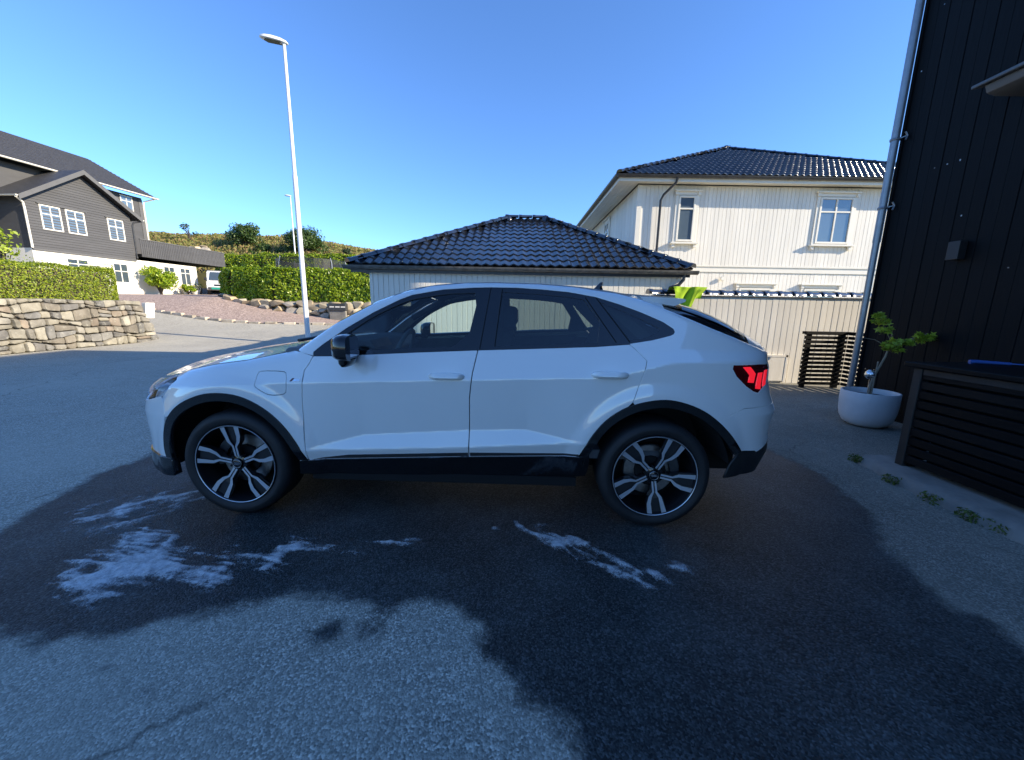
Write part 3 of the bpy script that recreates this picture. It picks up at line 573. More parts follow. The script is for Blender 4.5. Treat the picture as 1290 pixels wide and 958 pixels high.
# wing roof: two slopes with thickness, barge boards
def slab(p0, p1, p2, p3, t, name, mat):
    mb = MB(); q = [Vector(p) for p in (p0, p1, p2, p3)]; mb.add(q+[p-ZU*t for p in q], [(0,1,2,3), (7,6,5,4), (0,4,5,1), (1,5,6,2), (2,6,7,3), (3,7,4,0)]); return mb.build(name, mat, gh)
AZ = ZA+.20; sl_ = (ZA-ZE)/2.65
ovl = .45
slab(G(AC, .45, AZ), G(AC, -6, AZ), G(L0-ovl, -6, AZ-sl_*(2.71+ovl)), G(L0-ovl, .45, AZ-sl_*(2.71+ovl)), .10, 'roof', M['tile_grey'])
slab(G(AC, .45, AZ), G(L1+ovl, .45, AZ-sl_*(2.58+ovl)), G(L1+ovl, -6, AZ-sl_*(2.58+ovl)), G(AC, -6, AZ), .10, 'roof', M['tile_grey'])
for e0, e1 in ((L0-ovl, L0), (L1+ovl, L1)):
    a = abs(e0-AC); mb = MB(); p0 = G(AC, .46, AZ+.01); p1 = G(e0, .46, AZ+.01-sl_*a); mb.add([p0, p1, p1-ZU*.26, p0-ZU*.26]+[p+nv*.03 for p in (p0, p1, p1-ZU*.26, p0-ZU*.26)], [(0,1,2,3), (7,6,5,4), (0,4,5,1), (3,2,6,7), (1,5,6,2)]); mb.build('barge_board', M['grey_trim'], gh)
# main block behind
E0 = -1.3
gprism([(-14, 1.5), (5.7, 1.5), (5.7, 8.85), (-14, 8.85)], 9.6, 'wall', M['grey_wood'], n0=E0-.65)
slab(G(-15, E0, 8.98), G(6.25, E0, 8.98), G(6.25, E0-5.2, 11.8), G(-15, E0-5.2, 11.8), .12, 'roof', M['tile_grey']); slab(G(6.25, E0-10.4, 8.98), G(-15, E0-10.4, 8.98), G(-15, E0-5.2, 11.8), G(6.25, E0-5.2, 11.8), .12, 'roof', M['tile_grey'])
rows_ = MB()
for i in range(17):
    f = i/17; rows_.obox(G(-15, E0-5.2*f, 8.99+2.82*f), dv*21.25, -nv*.05+ZU*.026, ZU*.02)
tag(rows_.build('tile_course', M['tile_grey'], gh, fix=False), kind='stuff')
gutter(gh, G(-15, E0+.07, 8.95), G(6.3, E0+.07, 8.95), M['white_trim'], .08)
gutter(gh, G(L1+ovl+.05, .45, 6.84), G(L1+ovl+.05, -1.5, 6.84), M['white_trim'], .06)
gutter(gh, G(L0-ovl-.05, .45, 6.78), G(L0-ovl-.05, -3, 6.78), M['white_trim'], .06)
gprism([(5.45, 5.2), (5.7, 5.2), (5.7, 8.75), (5.45, 8.75)], .02, 'corner_board', M['grey_trim'], n0=E0-.62)
window(gh, G(4.2, E0-.64, 7.72), dv, ZU, .80, 1.02, M['white_trim'], 2, .36, n_=nv, hood=False, sill=False, casing=0, pane=pane)
mb = MB(); mb.tube([G(L0-.5, .35, 6.7), G(L0-.1, .12, 6.5), G(L0-.06, .09, 6.25), G(L0-.06, .09, 4.2)], .05, 8); mb.build('downpipe', M['white_trim'], gh, smooth=True)
mb = MB(); mb.tube([G(L1+.45, .35, 6.75), G(L1+.12, .10, 6.6), G(L1+.06, .06, 6.4), G(L1+.06, .06, 4.3)], .05, 8); mb.build('downpipe', M['gutter'], gh, smooth=True)
mb = MB(); mb.tube([G(6.1, E0+.05, 8.88), G(5.76, E0-.55, 8.6), G(5.74, E0-.6, 8.35), G(5.74, E0-.6, 5.0)], .05, 8); mb.build('downpipe', M['white_trim'], gh, smooth=True)
# porch on the left of the wing
gbox(L0-4.5, L0-.05, -3.2, -1.8, 3.9, 4.05, 'porch_floor', M['grey_trim']); gbox(L0-4.5, L0-.05, -1.9, -1.85, 4.2, 5.0, 'porch_rail', M['grey_trim'])
# ------------------------------------------------------------------ leaves
def leaf_mesh(name, P, Nrm, size, mat, asp=.55, jit=.5, seed=1):
    """folded diamond leaves at points P facing roughly Nrm"""
    r = np.random.default_rng(seed); n = len(P); N_ = Nrm+r.normal(0, jit, (n, 3)); N_ /= np.linalg.norm(N_, axis=1, keepdims=True)+1e-9
    a = r.normal(0, 1, (n, 3)); a -= (a*N_).sum(1, keepdims=True)*N_; a /= np.linalg.norm(a, axis=1, keepdims=True)+1e-9; b = np.cross(N_, a); s = size*r.uniform(.6, 1.3, (n, 1))
    v0 = P-a*s*.5; v1 = P+b*s*asp*.5+N_*s*.08; v2 = P+a*s*.5; v3 = P-b*s*asp*.5+N_*s*.08
    V = np.stack([v0, v1, v2, v3], 1).reshape(-1, 3); i = np.arange(n)*4; F = np.concatenate([np.stack([i, i+1, i+2], 1), np.stack([i, i+2, i+3], 1)])
    return np_mesh(name, V, F, mat, False)
def hedge(name, label, path, height, thick, zbase, mat, n, size, seed, lump=.12, group=None, droop=None):
    """path: centre line points; leaves over a lumpy rounded box plus an opaque dark core"""
    r = np.random.default_rng(seed); pts = np.array(path, float); seg = np.linalg.norm(np.diff(pts, axis=0), axis=1); cum = np.concatenate([[0], np.cumsum(seg)]); Lt = cum[-1]
    root = thing(name, label, 'hedge', (float(pts[:, 0].mean()), float(pts[:, 1].mean()), float(zbase(pts[0, 0], pts[0, 1]))), 0, group)
    def at(s):
        i = np.clip(np.searchsorted(cum, s, side='right')-1, 0, len(seg)-1); f = (s-cum[i])/seg[i]; p = pts[i]+(pts[i+1]-pts[i])*f[:, None]; d = (pts[i+1]-pts[i])/seg[i][:, None]; return p, np.stack([-d[:, 1], d[:, 0]], 1), d
    m = int(n*1.0); s = r.uniform(-thick*.4, Lt+thick*.4, m); ph = r.uniform(0, 1, m); per = np.array([height, thick, height]); per = per/per.sum(); side_ = np.searchsorted(np.cumsum(per), ph)
    u = np.where(side_ == 0, -thick/2, np.where(side_ == 2, thick/2, r.uniform(-.5, .5, m)*thick)); v = np.where(side_ == 1, height, r.uniform(0, 1, m)*height)
    sc = np.clip(s, 0, Lt); ex = s-sc; k = np.sqrt(np.clip(1-(ex/(thick*.42))**2, .05, 1)); u = u*k
    endk = r.uniform(0, 1, m) < min(.25, 1.6*thick/(Lt+thick)); sgn = np.where(r.uniform(0, 1, m) < .5, -1, 1); uu_ = r.uniform(-.5, .5, m)*thick; exx = thick*.40*np.sqrt(np.clip(1-(uu_/(thick*.5))**2, 0, 1))
    s = np.where(endk, np.where(sgn > 0, Lt+exx, -exx), s); u = np.where(endk, uu_*.92, u); sc = np.clip(s, 0, Lt); ex = s-sc; side_ = np.where(endk & (side_ != 1), 3, side_)
    lum = (fbm(s*1.1+seed, v*1.1+u, 3, seed)-.5)*2*lump; depth = -np.abs(r.normal(0, .07, m)); off = lum+depth
    rr_ = np.hypot(u/(thick/2), (v/height)**3); shr = np.where(rr_ > 1.05, 1.05/rr_, 1)
    p, q, dd = at(sc); lean = 0
    zb = zbase(p[:, 0], p[:, 1]); nx = np.where(side_ == 0, -1., np.where(side_ == 2, 1., 0)); nz = np.where(side_ == 1, 1., .15)
    top_ = (fbm(s*1.7, s*0+seed, 3, seed+3)-.5)*.25*height*.5; v = v+np.where(v > height*.6, top_*(v/height), 0)
    P = np.stack([p[:, 0]+dd[:, 0]*ex+q[:, 0]*(u*shr+nx*off), p[:, 1]+dd[:, 1]*ex+q[:, 1]*(u*shr+nx*off), zb+v*(1-.04*(np.abs(u)/thick*2)**2)+(nz > .5)*off], 1)
    Nn = np.stack([q[:, 0]*nx+dd[:, 0]*ex/thick, q[:, 1]*nx+dd[:, 1]*ex/thick, nz+.25], 1)
    sh = r.uniform(0, 1, m) < .035; P[:, 2] += np.where(sh & (v > height*.75), r.uniform(0, .22, m), 0)
    link_mesh('foliage', leaf_mesh('foliage', P, Nn, size, mat, .55, .55, seed), None, root)
    core = MB(); ss = np.linspace(0, Lt, max(3, int(Lt/.4))); pp, qq, _ = at(np.clip(ss, 0, Lt-1e-6)); t2 = thick/2-.16; h2 = height-.2; rows = []
    for i in range(len(ss)): zb0 = float(zbase(pp[i, 0], pp[i, 1])); rows.append([(*(pp[i]-qq[i]*t2), zb0-.05), (*(pp[i]-qq[i]*t2*.9), zb0+h2), (*(pp[i]+qq[i]*t2*.9), zb0+h2), (*(pp[i]+qq[i]*t2), zb0-.05)])
    k = len(rows); core.add([p_ for r_ in rows for p_ in r_], [(i*4+j, i*4+(j+1) % 4, (i+1)*4+(j+1) % 4, (i+1)*4+j) for i in range(k-1) for j in range(4)]+[(0,1,2,3), tuple((k-1)*4+j for j in (3,2,1,0))])
    core.build('inner_twigs', M['bark_dark'], root)
    return root
def bush(name, label, cat, loc, rx, ry, rz, mat, n, size, seed, trunk=.5, group=None, clumps=14):
    r = np.random.default_rng(seed); root = thing(name, label, cat, loc, 0, group); x0, y0, z0 = loc
    cl = []
    for i in range(clumps):
        a = r.uniform(0, 2*np.pi); e = r.uniform(-.3, 1)*1.3; q = r.uniform(.35, .85); c = np.array([np.cos(a)*np.cos(e)*rx*q, np.sin(a)*np.cos(e)*ry*q, trunk+rz+np.sin(e)*rz*q]); cl.append((c, r.uniform(.28, .5)*min(rx, rz)))
    P = []; Nn = []
    for c, rad in cl:
        m = n//clumps; dvec = r.normal(0, 1, (m, 3)); dvec /= np.linalg.norm(dvec, axis=1, keepdims=True); q = r.uniform(.55, 1.08, (m, 1)); P.append(c+dvec*rad*q*np.array([1.1, 1.1, .9])); Nn.append(dvec+np.array([0, 0, .4]))
    P = np.concatenate(P)+np.array(loc); P[:, 2] = np.maximum(P[:, 2], z0+.02)
    link_mesh('crown', leaf_mesh('crown', P, np.concatenate(Nn), size, mat, .55, .6, seed), None, root)
    mb = MB(); mb.tube([(x0, y0, z0-.1), (x0+.02*rx, y0, z0+trunk+rz*.6), (x0, y0+.05*ry, z0+trunk+rz*1.3)], [.06*rx+.03, .04*rx+.02, .01], 7)
    for c, rad in cl[:8]: mb.tube([(x0, y0, z0+trunk*.7+.1*rz), tuple(np.array(loc)+c*np.array([.5, .5, .75])), tuple(np.array(loc)+c)], [.03*rx+.012, .02*rx+.008, .006], 5)
    mb.build('trunk', M['bark_dark'], root, smooth=True); return root

# ------------------------------------------------------------------ dry stone wall on the left, each stone a part
stm = []
for i, c in enumerate(((.235,.215,.165), (.18,.16,.125), (.28,.26,.205), (.165,.16,.145), (.225,.185,.14), (.135,.128,.115), (.21,.195,.16))):
    m = pm('field_stone', c, .88, var=.32, vscale=3.2, bumps=.6, bscale=14, rand=.18); nt = m.node_tree; bb = nt.nodes['Principled BSDF']
    src = bb.inputs['Base Color'].links[0].from_socket; li = tex(nt, 'Noise', 9, 6, .7); nt.links.new(mixrgb(nt, ramp(nt, li.outputs[0], [(.55, 0.), (.66, .55)]), src, (.36, .35, .28)), bb.inputs['Base Color']); stm.append(m)
sw = thing('dry_stone_wall', 'tall wall of irregular tan and brown field stones below the left hedge', 'wall', (-13, 10, 0))
WA, WB = np.array([-13.25, 4.2]), np.array([-12.95, 13.75]); wd = (WB-WA); wL = np.linalg.norm(wd); wd /= wL; wn_ = np.array([wd[1], -wd[0]])
def wpt(u, v, out):
    batter = .10*(1-v/1.43); p = WA+wd*u+wn_*(out+batter); return (p[0], p[1], v)
mb = MB(); mb.prism([(WA[0]-.5, WA[1], -.1), (WA[0]+.02, WA[1], -.1), (WA[0]-.03, WA[1], 1.34), (WA[0]-.5, WA[1], 1.34)], (wd[0]*(wL-.30), wd[1]*(wL-.30), 0)); mb.build('wall_core', pm('dark_wall_core', (.05, .045, .035), .95, var=.3), sw)
rows = [0]
while rows[-1] < 1.40: rows.append(rows[-1]+random.choice((.17, .23, .27, .2, .15)))
rows[-1] = 1.43
if rows[-1]-rows[-2] < .10: rows.pop(-2)
def wob(u, j): return 0 if j in (0,) else .055*math.sin(u*2.1+j*2.1)+.04*math.sin(u*5.3+j) if j < len(rows)-1 else .015*math.sin(u*3)
for j in range(len(rows)-1):
    uend = wL+.12-.42*(rows[j]/1.43); u = random.uniform(-.3, 0)
    while u < uend:
        w = random.choice((.18, .24, .3, .36, .46))*random.uniform(.85, 1.15); u1 = min(u+w, uend) if uend-(u+w) > .16 else uend
        w0, w1 = u, u1; u = u1
        lean0, lean1 = random.uniform(-.05, .05), random.uniform(-.05, .05)
        b0, b1 = rows[j]+wob(w0, j), rows[j]+wob(w1, j); t0, t1 = rows[j+1]+wob(w0, j+1), rows[j+1]+wob(w1, j+1); g_ = .011
        split = random.random() < .25 and (t0-b0) > .2 and w > .3
        cells = [[(w0+g_, b0+g_), ((w0+w1)/2, (b0+b1)/2+g_+random.uniform(-.01, .015)), (w1-g_, b1+g_), (w1-g_+lean1*.5, (b1+t1)/2), (w1-g_, t1-g_), ((w0+w1)/2, (t0+t1)/2-g_+random.uniform(-.02, .01)), (w0+g_, t0-g_), (w0+g_+lean0*.5, (b0+t0)/2)]]
        if split:
            mz = random.uniform(.4, .6); c0, c1 = b0+(t0-b0)*mz, b1+(t1-b1)*mz
            cells = [[(w0+g_, b0+g_), (w1-g_, b1+g_), (w1-g_, c1-g_*.8), (w0+g_, c0-g_*.8)], [(w0+g_, c0+g_*.8), (w1-g_, c1+g_*.8), (w1-g_, t1-g_), (w0+g_, t0-g_)]]
        for cell in cells:
            # knock the corners off
            n = len(cell); cc = []
            for i in range(n):
                a, b_, c = np.array(cell[i-1]), np.array(cell[i]), np.array(cell[(i+1) % n])
                e1, e2 = (a-b_), (c-b_); cosn = e1@e2/(np.linalg.norm(e1)*np.linalg.norm(e2)+1e-9)
                if cosn > -.6: k1 = random.uniform(.018, .05); cc += [b_+e1/np.linalg.norm(e1)*k1, b_+e2/np.linalg.norm(e2)*k1]
                else: cc.append(b_)
            cen = sum(cc)/len(cc); pr = random.uniform(.0, .055); tx, tz = random.uniform(-.08, .08), random.uniform(-.10, .10); m_ = MB(); n = len(cc)
            outer = [wpt(p[0], p[1], -.12) for p in cc]; mid = [wpt(p[0], p[1], pr*.4+random.uniform(-.004, .004)) for p in cc]
            fr = [wpt(*(p+(cen-p)*.14), pr+.012+(p[0]-cen[0])*tx+(p[1]-cen[1])*tz+random.uniform(-.008, .008)) for p in cc]; ct = wpt(cen[0], cen[1], pr+.026)
            m_.add(outer+mid+fr+[ct], [(i, (i+1) % n, n+(i+1) % n, n+i) for i in range(n)]+[(n+i, n+(i+1) % n, 2*n+(i+1) % n, 2*n+i) for i in range(n)]+[(2*n+i, 2*n+(i+1) % n, 3*n) for i in range(n)])
            m_.build('stone', random.choice(stm), sw, smooth=28)
# end of the wall: stones round the corner
for j in range(6):
    v0, v1 = 1.43*j/6, 1.43*(j+1)/6
    for k in range(2):
        u = wL+.12-.42*(v0/1.43); p = WA+wd*(u-.02); q = -wn_; w = .34
        mb = MB(); mb.obox((p[0]+q[0]*(k*w+.03)-wd[0]*.2, p[1]+q[1]*(k*w+.03)-wd[1]*.2, v0+.008), (q[0]*(w-.02), q[1]*(w-.02), 0), (wd[0]*(.22+random.uniform(0, .05)), wd[1]*.24, 0), (-wd[0]*.05, -wd[1]*.05, v1-v0-.016)); mb.build('stone', random.choice(stm), sw, bevel=.035)
hedge('yew_hedge', 'clipped dark green hedge standing on the dry stone wall', [(-13.95, 4.0), (-13.72, 12.95)], 1.12, .95, lambda x, y: np.full(np.shape(x), 1.36), M['leaf_yew'], 60000, .052, 5, .10)
# low boulder wall and laurel hedge across the side road
bwp = np.array([(-16.4,22.0),(-15.2,20.9),(-12.5,20.15),(-10,20.0),(-6.9,20.1)]); sgl = np.linalg.norm(np.diff(bwp, axis=0), axis=1); cumb = np.concatenate([[0], np.cumsum(sgl)])
bw_ = thing('boulder_wall', 'low retaining wall of rounded boulders under the laurel hedge', 'wall', (-12, 20.2, .9)); s = 0
def bpt(s): i = min(np.searchsorted(cumb, s, side='right')-1, len(sgl)-1); f = (s-cumb[i])/sgl[i]; return bwp[i]+(bwp[i+1]-bwp[i])*f, (bwp[i+1]-bwp[i])/sgl[i]
def boulder(c, r3, mat, par, ang):
    bm = bmesh.new()
    for k in range(16):
        v = Vector((random.gauss(0, 1), random.gauss(0, 1), random.gauss(0, 1))).normalized(); q = [math.copysign(abs(x)**.7, x) for x in v]; v = Vector((q[0]*r3[0], q[1]*r3[1], q[2]*r3[2])); v.rotate(Matrix.Rotation(ang, 3, 'Z')); bm.verts.new(Vector(c)+v)
    res = bmesh.ops.convex_hull(bm, input=bm.verts); bmesh.ops.delete(bm, geom=[e for e in res['geom_interior'] if isinstance(e, bmesh.types.BMVert)], context='VERTS'); me = bpy.data.meshes.new('boulder'); bm.to_mesh(me); bm.free(); shade(me, 35); return link_mesh('boulder', me, mat, par)
bst = [pm('boulder_stone', c, .85, var=.35, vscale=3, bumps=.5, bscale=10, rand=.2) for c in ((.40,.31,.19), (.36,.32,.26), (.42,.36,.25), (.29,.24,.17))]
ZT = 1.60
s = 0
while s < cumb[-1]-.25:
    w = random.uniform(.42, .80); p, dd = bpt(min(s+w/2, cumb[-1]-.01)); z = float(H(*p)); hh = max(ZT-z, .22); ang = math.atan2(dd[1], dd[0]); nl_ = 1 if hh < .42 else 2 if hh < .85 else 3; zz_ = z-.06
    for q in range(nl_):
        h1 = (hh+.06)/nl_*random.uniform(.9, 1.1); w1 = w*random.uniform(.95, 1.2)
        boulder((p[0]+random.uniform(-.08, .08), p[1]+.06*q, zz_+h1/2), (w1*.58, .30, h1*.60), random.choice(bst), bw_, ang); zz_ += h1*.94
    s += w
mb = MB(); mb.prism([(-16.3, 22.1, -.2), (-15.1, 21.05, -.2), (-12.45, 20.3, -.2), (-10, 20.16, -.2), (-6.9, 20.26, -.2), (-6.5, 24.5, -.2), (-17.5, 25, -.2)], (0, 0, 1.74)); tag(mb.build('hedge_terrace', gm), kind='structure')
lz = lambda x, y: np.full(np.shape(x), 1.53)
hedge('laurel_hedge', 'bright green laurel hedge above the boulder wall behind the lamp post', [(-16.0,22.5),(-15.0,21.7),(-12.4,21.0),(-10,20.85),(-6.7,20.95)], 1.72, 1.3, lz, M['leaf_laurel'], 30000, .15, 8, .16)
hedge('upper_laurel_hedge', 'second laurel hedge higher up the slope behind the trampoline', [(-27.5,37.6),(-20.5,36.6),(-15.0,36.0)], 2.0, 1.5, lambda x, y: np.full(np.shape(x), 3.9), M['leaf_laurel'], 15000, .2, 18, .25)
tm = MB(); tm.box(-34, -6, 35.0, 40, 1, 4.0); tag(tm.build('upper_terrace', gm), kind='structure')
# shrubs by the house, trees on the ridge
bush('garden_shrub', 'loose light green shrub against the white basement wall', 'shrub', (-24.8, 27.5, 1.75), 1.05, .9, 1.05, M['leaf_laurel'], 3200, .16, 31, .1)
bush('garden_shrub', 'low green shrub right of the taller shrub at the basement wall', 'shrub', (-24.4, 29.3, 1.95), .8, .6, .35, M['leaf_laurel'], 1400, .14, 32, .02)
bush('ridge_tree', 'rounded bushy tree on the ridge left of the lamp post', 'tree', (-32.5, 48.0, 7.1), 2.3, 2.0, 1.75, M['leaf_bush'], 5200, .24, 41, .4, 'trees on the ridge', 26)
bush('ridge_tree', 'bushy dark tree on the ridge directly behind the lamp post', 'tree', (-24.6, 47.0, 6.0), 2.6, 2.2, 2.0, M['leaf_bush'], 7000, .24, 42, .4, 'trees on the ridge', 30)
bush('ridge_tree', 'low spreading olive bush between the two trees on the ridge', 'tree', (-28.6, 46.0, 5.6), 2.2, 1.6, 1.2, M['leaf_bush'], 4200, .26, 43, .2, 'trees on the ridge')
bush('ridge_tree', 'small conifer on the ridge beside the garage roof', 'tree', (-19.6, 47, 5.2), .6, .6, 1.3, M['leaf_pine'], 1100, .22, 44, .5, 'trees on the ridge', 8)
bush('ridge_tree', 'thin sparse tree above the heather next to the grey house', 'tree', (-40.5, 50, 8.4), .9, .8, 1.2, M['leaf_pine'], 260, .2, 45, .5, 'trees on the ridge', 9)
bush('pale_tree_sprig', 'pale leafy branch tips at the left edge before the grey house', 'shrub', (-14.6, 11.3, 1.4), .45, .45, .75, M['maple'], 260, .12, 46, .7)
# heather and dry grass over the hill
r = np.random.default_rng(77); n = 34000; x = r.uniform(-62, -5, n); y = r.uniform(39.5, 60, n); k = fbm(x*.3, y*.3, 3, 5); z = H(x, y)-.05; hgt = .25+.75*k
P = np.stack([x, y, z+r.uniform(.1, 1, n)*hgt], 1); Nn = r.normal(0, 1, (n, 3)); Nn[:, 2] *= .3
tag(link_mesh('heather', leaf_mesh('heather', P, Nn, .42, M['heather'], .35, .3, 9), None), 'heather, bracken and dry grass covering the hill behind the houses', 'heather', kind='stuff')
# rocks by the grey house
rk = thing('rock_outcrop', 'pale rock outcrop on the slope beside the grey house deck', 'rock', (-29.6, 38.0, 4.5))
for i in range(9): boulder((-30.6+i*.42, 38.5+random.uniform(-.3, .3), 6.6-.16*i+random.uniform(-.2, .2)), (.5, .4, .28), random.choice(bst), rk, random.random())
# ------------------------------------------------------------------ the parked car (built in its own frame: x to the rear, y to the far side, z up)
IP = np.interp
HF, HR, WZ = -1.348, 1.342, .352            # hubs
NF, NR = 3.25, 3.6                          # plan roundness of nose and tail
def XF(z): return IP(z, [.2,.28,.36,.46,.55,.66,.74,.80,.90,1.0], [-2.20,-2.235,-2.225,-2.222,-2.235,-2.242,-2.215,-2.18,-2.095,-1.95])
def XR(z): return IP(z, [.2,.34,.48,.58,.66,.75,.85,.95,1.035,1.085,1.13,1.3], [2.15,2.20,2.262,2.245,2.252,2.272,2.225,2.19,2.185,2.165,2.19,2.05])
SX = [-2.25,-1.8,-1.34,-.775,.186,.953,1.10,1.246,1.376,1.779,2.3]; SZ = [.80,.845,.885,.906,.943,.976,1.0,1.04,1.072,1.085,1.085]
Z2X = [-2.25,-1.8,-1.34,-.8,.2,.8,1.1,1.54,1.955,2.3]; Z2Z = [.845,.895,.965,1.05,1.10,1.122,1.132,1.145,1.133,1.12]
RX = [-2.25,-2.0,-1.88,-1.75,-1.664,-1.459,-1.265,-.987,-.93,-.705,-.477,-.304,-.117,.115,.314,.596,.807,1.087,1.229,1.37,1.663,1.848,2.03,2.25]
RZ = [.868,.878,.892,.922,.955,.997,1.025,1.086,1.10,1.262,1.392,1.463,1.512,1.535,1.538,1.533,1.519,1.482,1.448,1.394,1.273,1.205,1.142,1.128]
def zR(x): return IP(x, RX, RZ)
CX = [-2.25,-2.0,-1.93,-1.57,-1.26,-1.03,-.85,-.62,-.45,-.26,0,.3,.6,.9,1.1,1.25,1.37,1.5,1.6,1.75,1.85,1.95,2.05,2.12,2.2,2.3]
CZ = [.872,.945,.97,1.045,1.092,1.118,1.245,1.40,1.475,1.53,1.558,1.566,1.562,1.545,1.52,1.498,1.475,1.455,1.44,1.405,1.37,1.325,1.27,1.218,1.165,1.15]
def zC(x): return IP(x, CX, CZ)
def inset(x, z):
    sill = IP(x, [-.95,.92], [.392,.472]); lb = IP(x, [-1.0,-.81,.171,.813,1.0], [.47,.468,.513,.557,.56]); lt = np.maximum(IP(x, [-.83,-.506,.171,.526,.813,1.0], [.49,.571,.622,.632,.582,.585]), lb+.02)
    amp = IP(x, [-.84,-.5,.53,.83], [0, 1, 1, 0]); zs = IP(x, SX, SZ); z2 = IP(x, Z2X, Z2Z)
    i2 = IP(x, [-2.2,-1.5,-.8,.6,1.2,2.2], [.05,.045,.052,.066,.066,.062])
    fl_ = IP(np.abs(x), [1.50,1.72], [1.0,.12]); i = np.where(z < sill, .03+(sill-z)*.35, .03)*fl_
    def seg(i, z0, z1, a, b): return np.where((z >= z0) & (z < z1), a+(b-a)*(z-z0)/(z1-z0), i)
    i = seg(i, sill, lb, .03*fl_, .004); i = seg(i, lb, lt, .004, .006+.032*amp); i = seg(i, lt, zs, .006+.032*amp, .005)
    i = seg(i, zs, z2, .005, i2); d = z-z2; i = np.where(d >= 0, i2+.44*d+.14*d*d, i)
    for h, rz in ((HF, .36), (HR, .37)):
        r = np.hypot(x-h, (z-rz)); q_ = np.clip((.595-r)/.10, 0, 1); i = i-.018*q_*q_*(3-2*q_)
    # roll-over into the top surfaces
    zr = zR(x); dl = IP(x, [-2.2,-1.0,-.7,0,1.2,1.5,2.2], [.07,.07,.035,.05,.045,.03,.03]); q = np.clip((z-(zr-dl))/dl, 0, .999)
    return i + dl*.9*(1-np.sqrt(1-q*q))
def inset_s(x, z):
    return (inset(x, z-.0045)+2*inset(x, z)+inset(x, z+.0045))/4
def side(t, z):
    """t runs along the car; beyond the hubs it turns round nose and tail (t = hub -/+ 0.9 * angle)"""
    t = np.asarray(t, float); z = np.asarray(z, float); x = t.copy(); y = np.zeros_like(t)
    for s, h, fx, n in ((-1, -1.34, XF, NF), (1, 1.34, XR, NR)):
        ph = np.clip(s*(t-h)/.9, 0, math.pi/2); a = np.abs(fx(z)-h); xa = h+s*a*np.sin(ph)**.8
        for _ in range(2):
            b = .92-inset_s(xa, z); sn, cs = np.sin(ph), np.cos(ph); r = 1/((sn/a)**n+(cs/b)**n)**(1/n); xa = h+s*r*sn
        m = (ph > 0); x = np.where(m, xa, x); y = np.where(m, r*cs, y)
    m = np.abs(t) <= 1.34; y = np.where(m, .92-inset_s(x, z), y)
    return np.stack([x, -y, np.broadcast_to(z, x.shape)], -1)
def t_of_x(x, z):
    """inverse on the flanks: x -> t"""
    x = np.asarray(x, float); z = np.broadcast_to(np.asarray(z, float), x.shape); out = x.copy(); k = np.abs(x) > 1.34
    if k.any():
        xx, zz = x[k], z[k]; lo = np.where(xx < 0, -1.34-.9*math.pi/2, 1.34); hi = np.where(xx < 0, -1.34, 1.34+.9*math.pi/2)
        for _ in range(20):
            mid = (lo+hi)/2; px = side(mid, zz)[..., 0]; lo = np.where(px < xx, mid, lo); hi = np.where(px < xx, hi, mid)
        out[k] = (lo+hi)/2
    return out
def top(t, w):
    """w = 0 on the roof rail / bonnet edge, 1 on the centre line"""
    t = np.asarray(t, float); w = np.asarray(w, float); xa = t.copy()
    for _ in range(4):
        z = zR(xa)-.0015; P = side(t, z); xa = P[..., 0]
    xs = np.where(xa < -1.34, -1.34+(xa+1.34)*.9, np.where(xa > 1.25, xa+IP(xa, [1.25,1.45,1.9,2.1,2.28], [0,.16,.15,.06,0]), xa)); zc = zC(xs)
    bow = IP(xa, [-1.2,-1.0,-.4,1.2,1.5,2.2], [2.2, 2.0, 2.4, 2.4, 7.0, 5.0])
    y = P[..., 1]*(1-w); x = xa+(xs-xa)*w; zz = z+(zc-z)*(1-(1-w)**bow)
    return np.stack([x, y, zz], -1)
def normals(fn, A, B, e=.004):
    da = fn(A+e, B)-fn(A-e, B); db = fn(A, B+e)-fn(A, B-e); n = np.cross(da, db); return n/(np.linalg.norm(n, axis=-1, keepdims=True)+1e-12)
def inpoly(px, py, poly):
    c = np.zeros(px.shape, bool); n = len(poly)
    for i in range(n):
        x0, y0 = poly[i]; x1, y1 = poly[i-1]
        if y0 == y1: continue
        k = ((y0 > py) != (y1 > py)) & (px < (x1-x0)*(py-y0)/(y1-y0)+x0); c ^= k
    return c
def resample(poly, step):
    out = []; n = len(poly)
    for i in range(n):
        a = np.array(poly[i], float); b = np.array(poly[(i+1) % n], float); m = max(1, int(np.ceil(np.linalg.norm(b-a)/step)))
        out += [tuple(a+(b-a)*k/m) for k in range(m)]
    return out
def smooth_closed(poly, it=1):
    for _ in range(it):
        o = []
        for i in range(len(poly)):
            a = np.array(poly[i]); b = np.array(poly[(i+1) % len(poly)]); o += [tuple(.75*a+.25*b), tuple(.25*a+.75*b)]
        poly = o
    return poly
def shrink(poly, d):
    """move every edge inwards by d (polygon in metres)"""
    P = np.array(poly, float); n = len(P); ar = .5*np.sum(P[:, 0]*np.roll(P[:, 1], -1)-np.roll(P[:, 0], -1)*P[:, 1]); s = 1 if ar > 0 else -1; out = []
    for i in range(n):
        a, b, c = P[i-1], P[i], P[(i+1) % n]; e1 = (b-a)/(np.linalg.norm(b-a)+1e-12); e2 = (c-b)/(np.linalg.norm(c-b)+1e-12)
        n1 = np.array([-e1[1], e1[0]])*s; n2 = np.array([-e2[1], e2[0]])*s; m = n1+n2; l = np.linalg.norm(m)
        if l < .3: out.append(tuple(b+n1*d)); continue
        m /= l; out.append(tuple(b+m*d/max(m@n1, .5)))
    return out
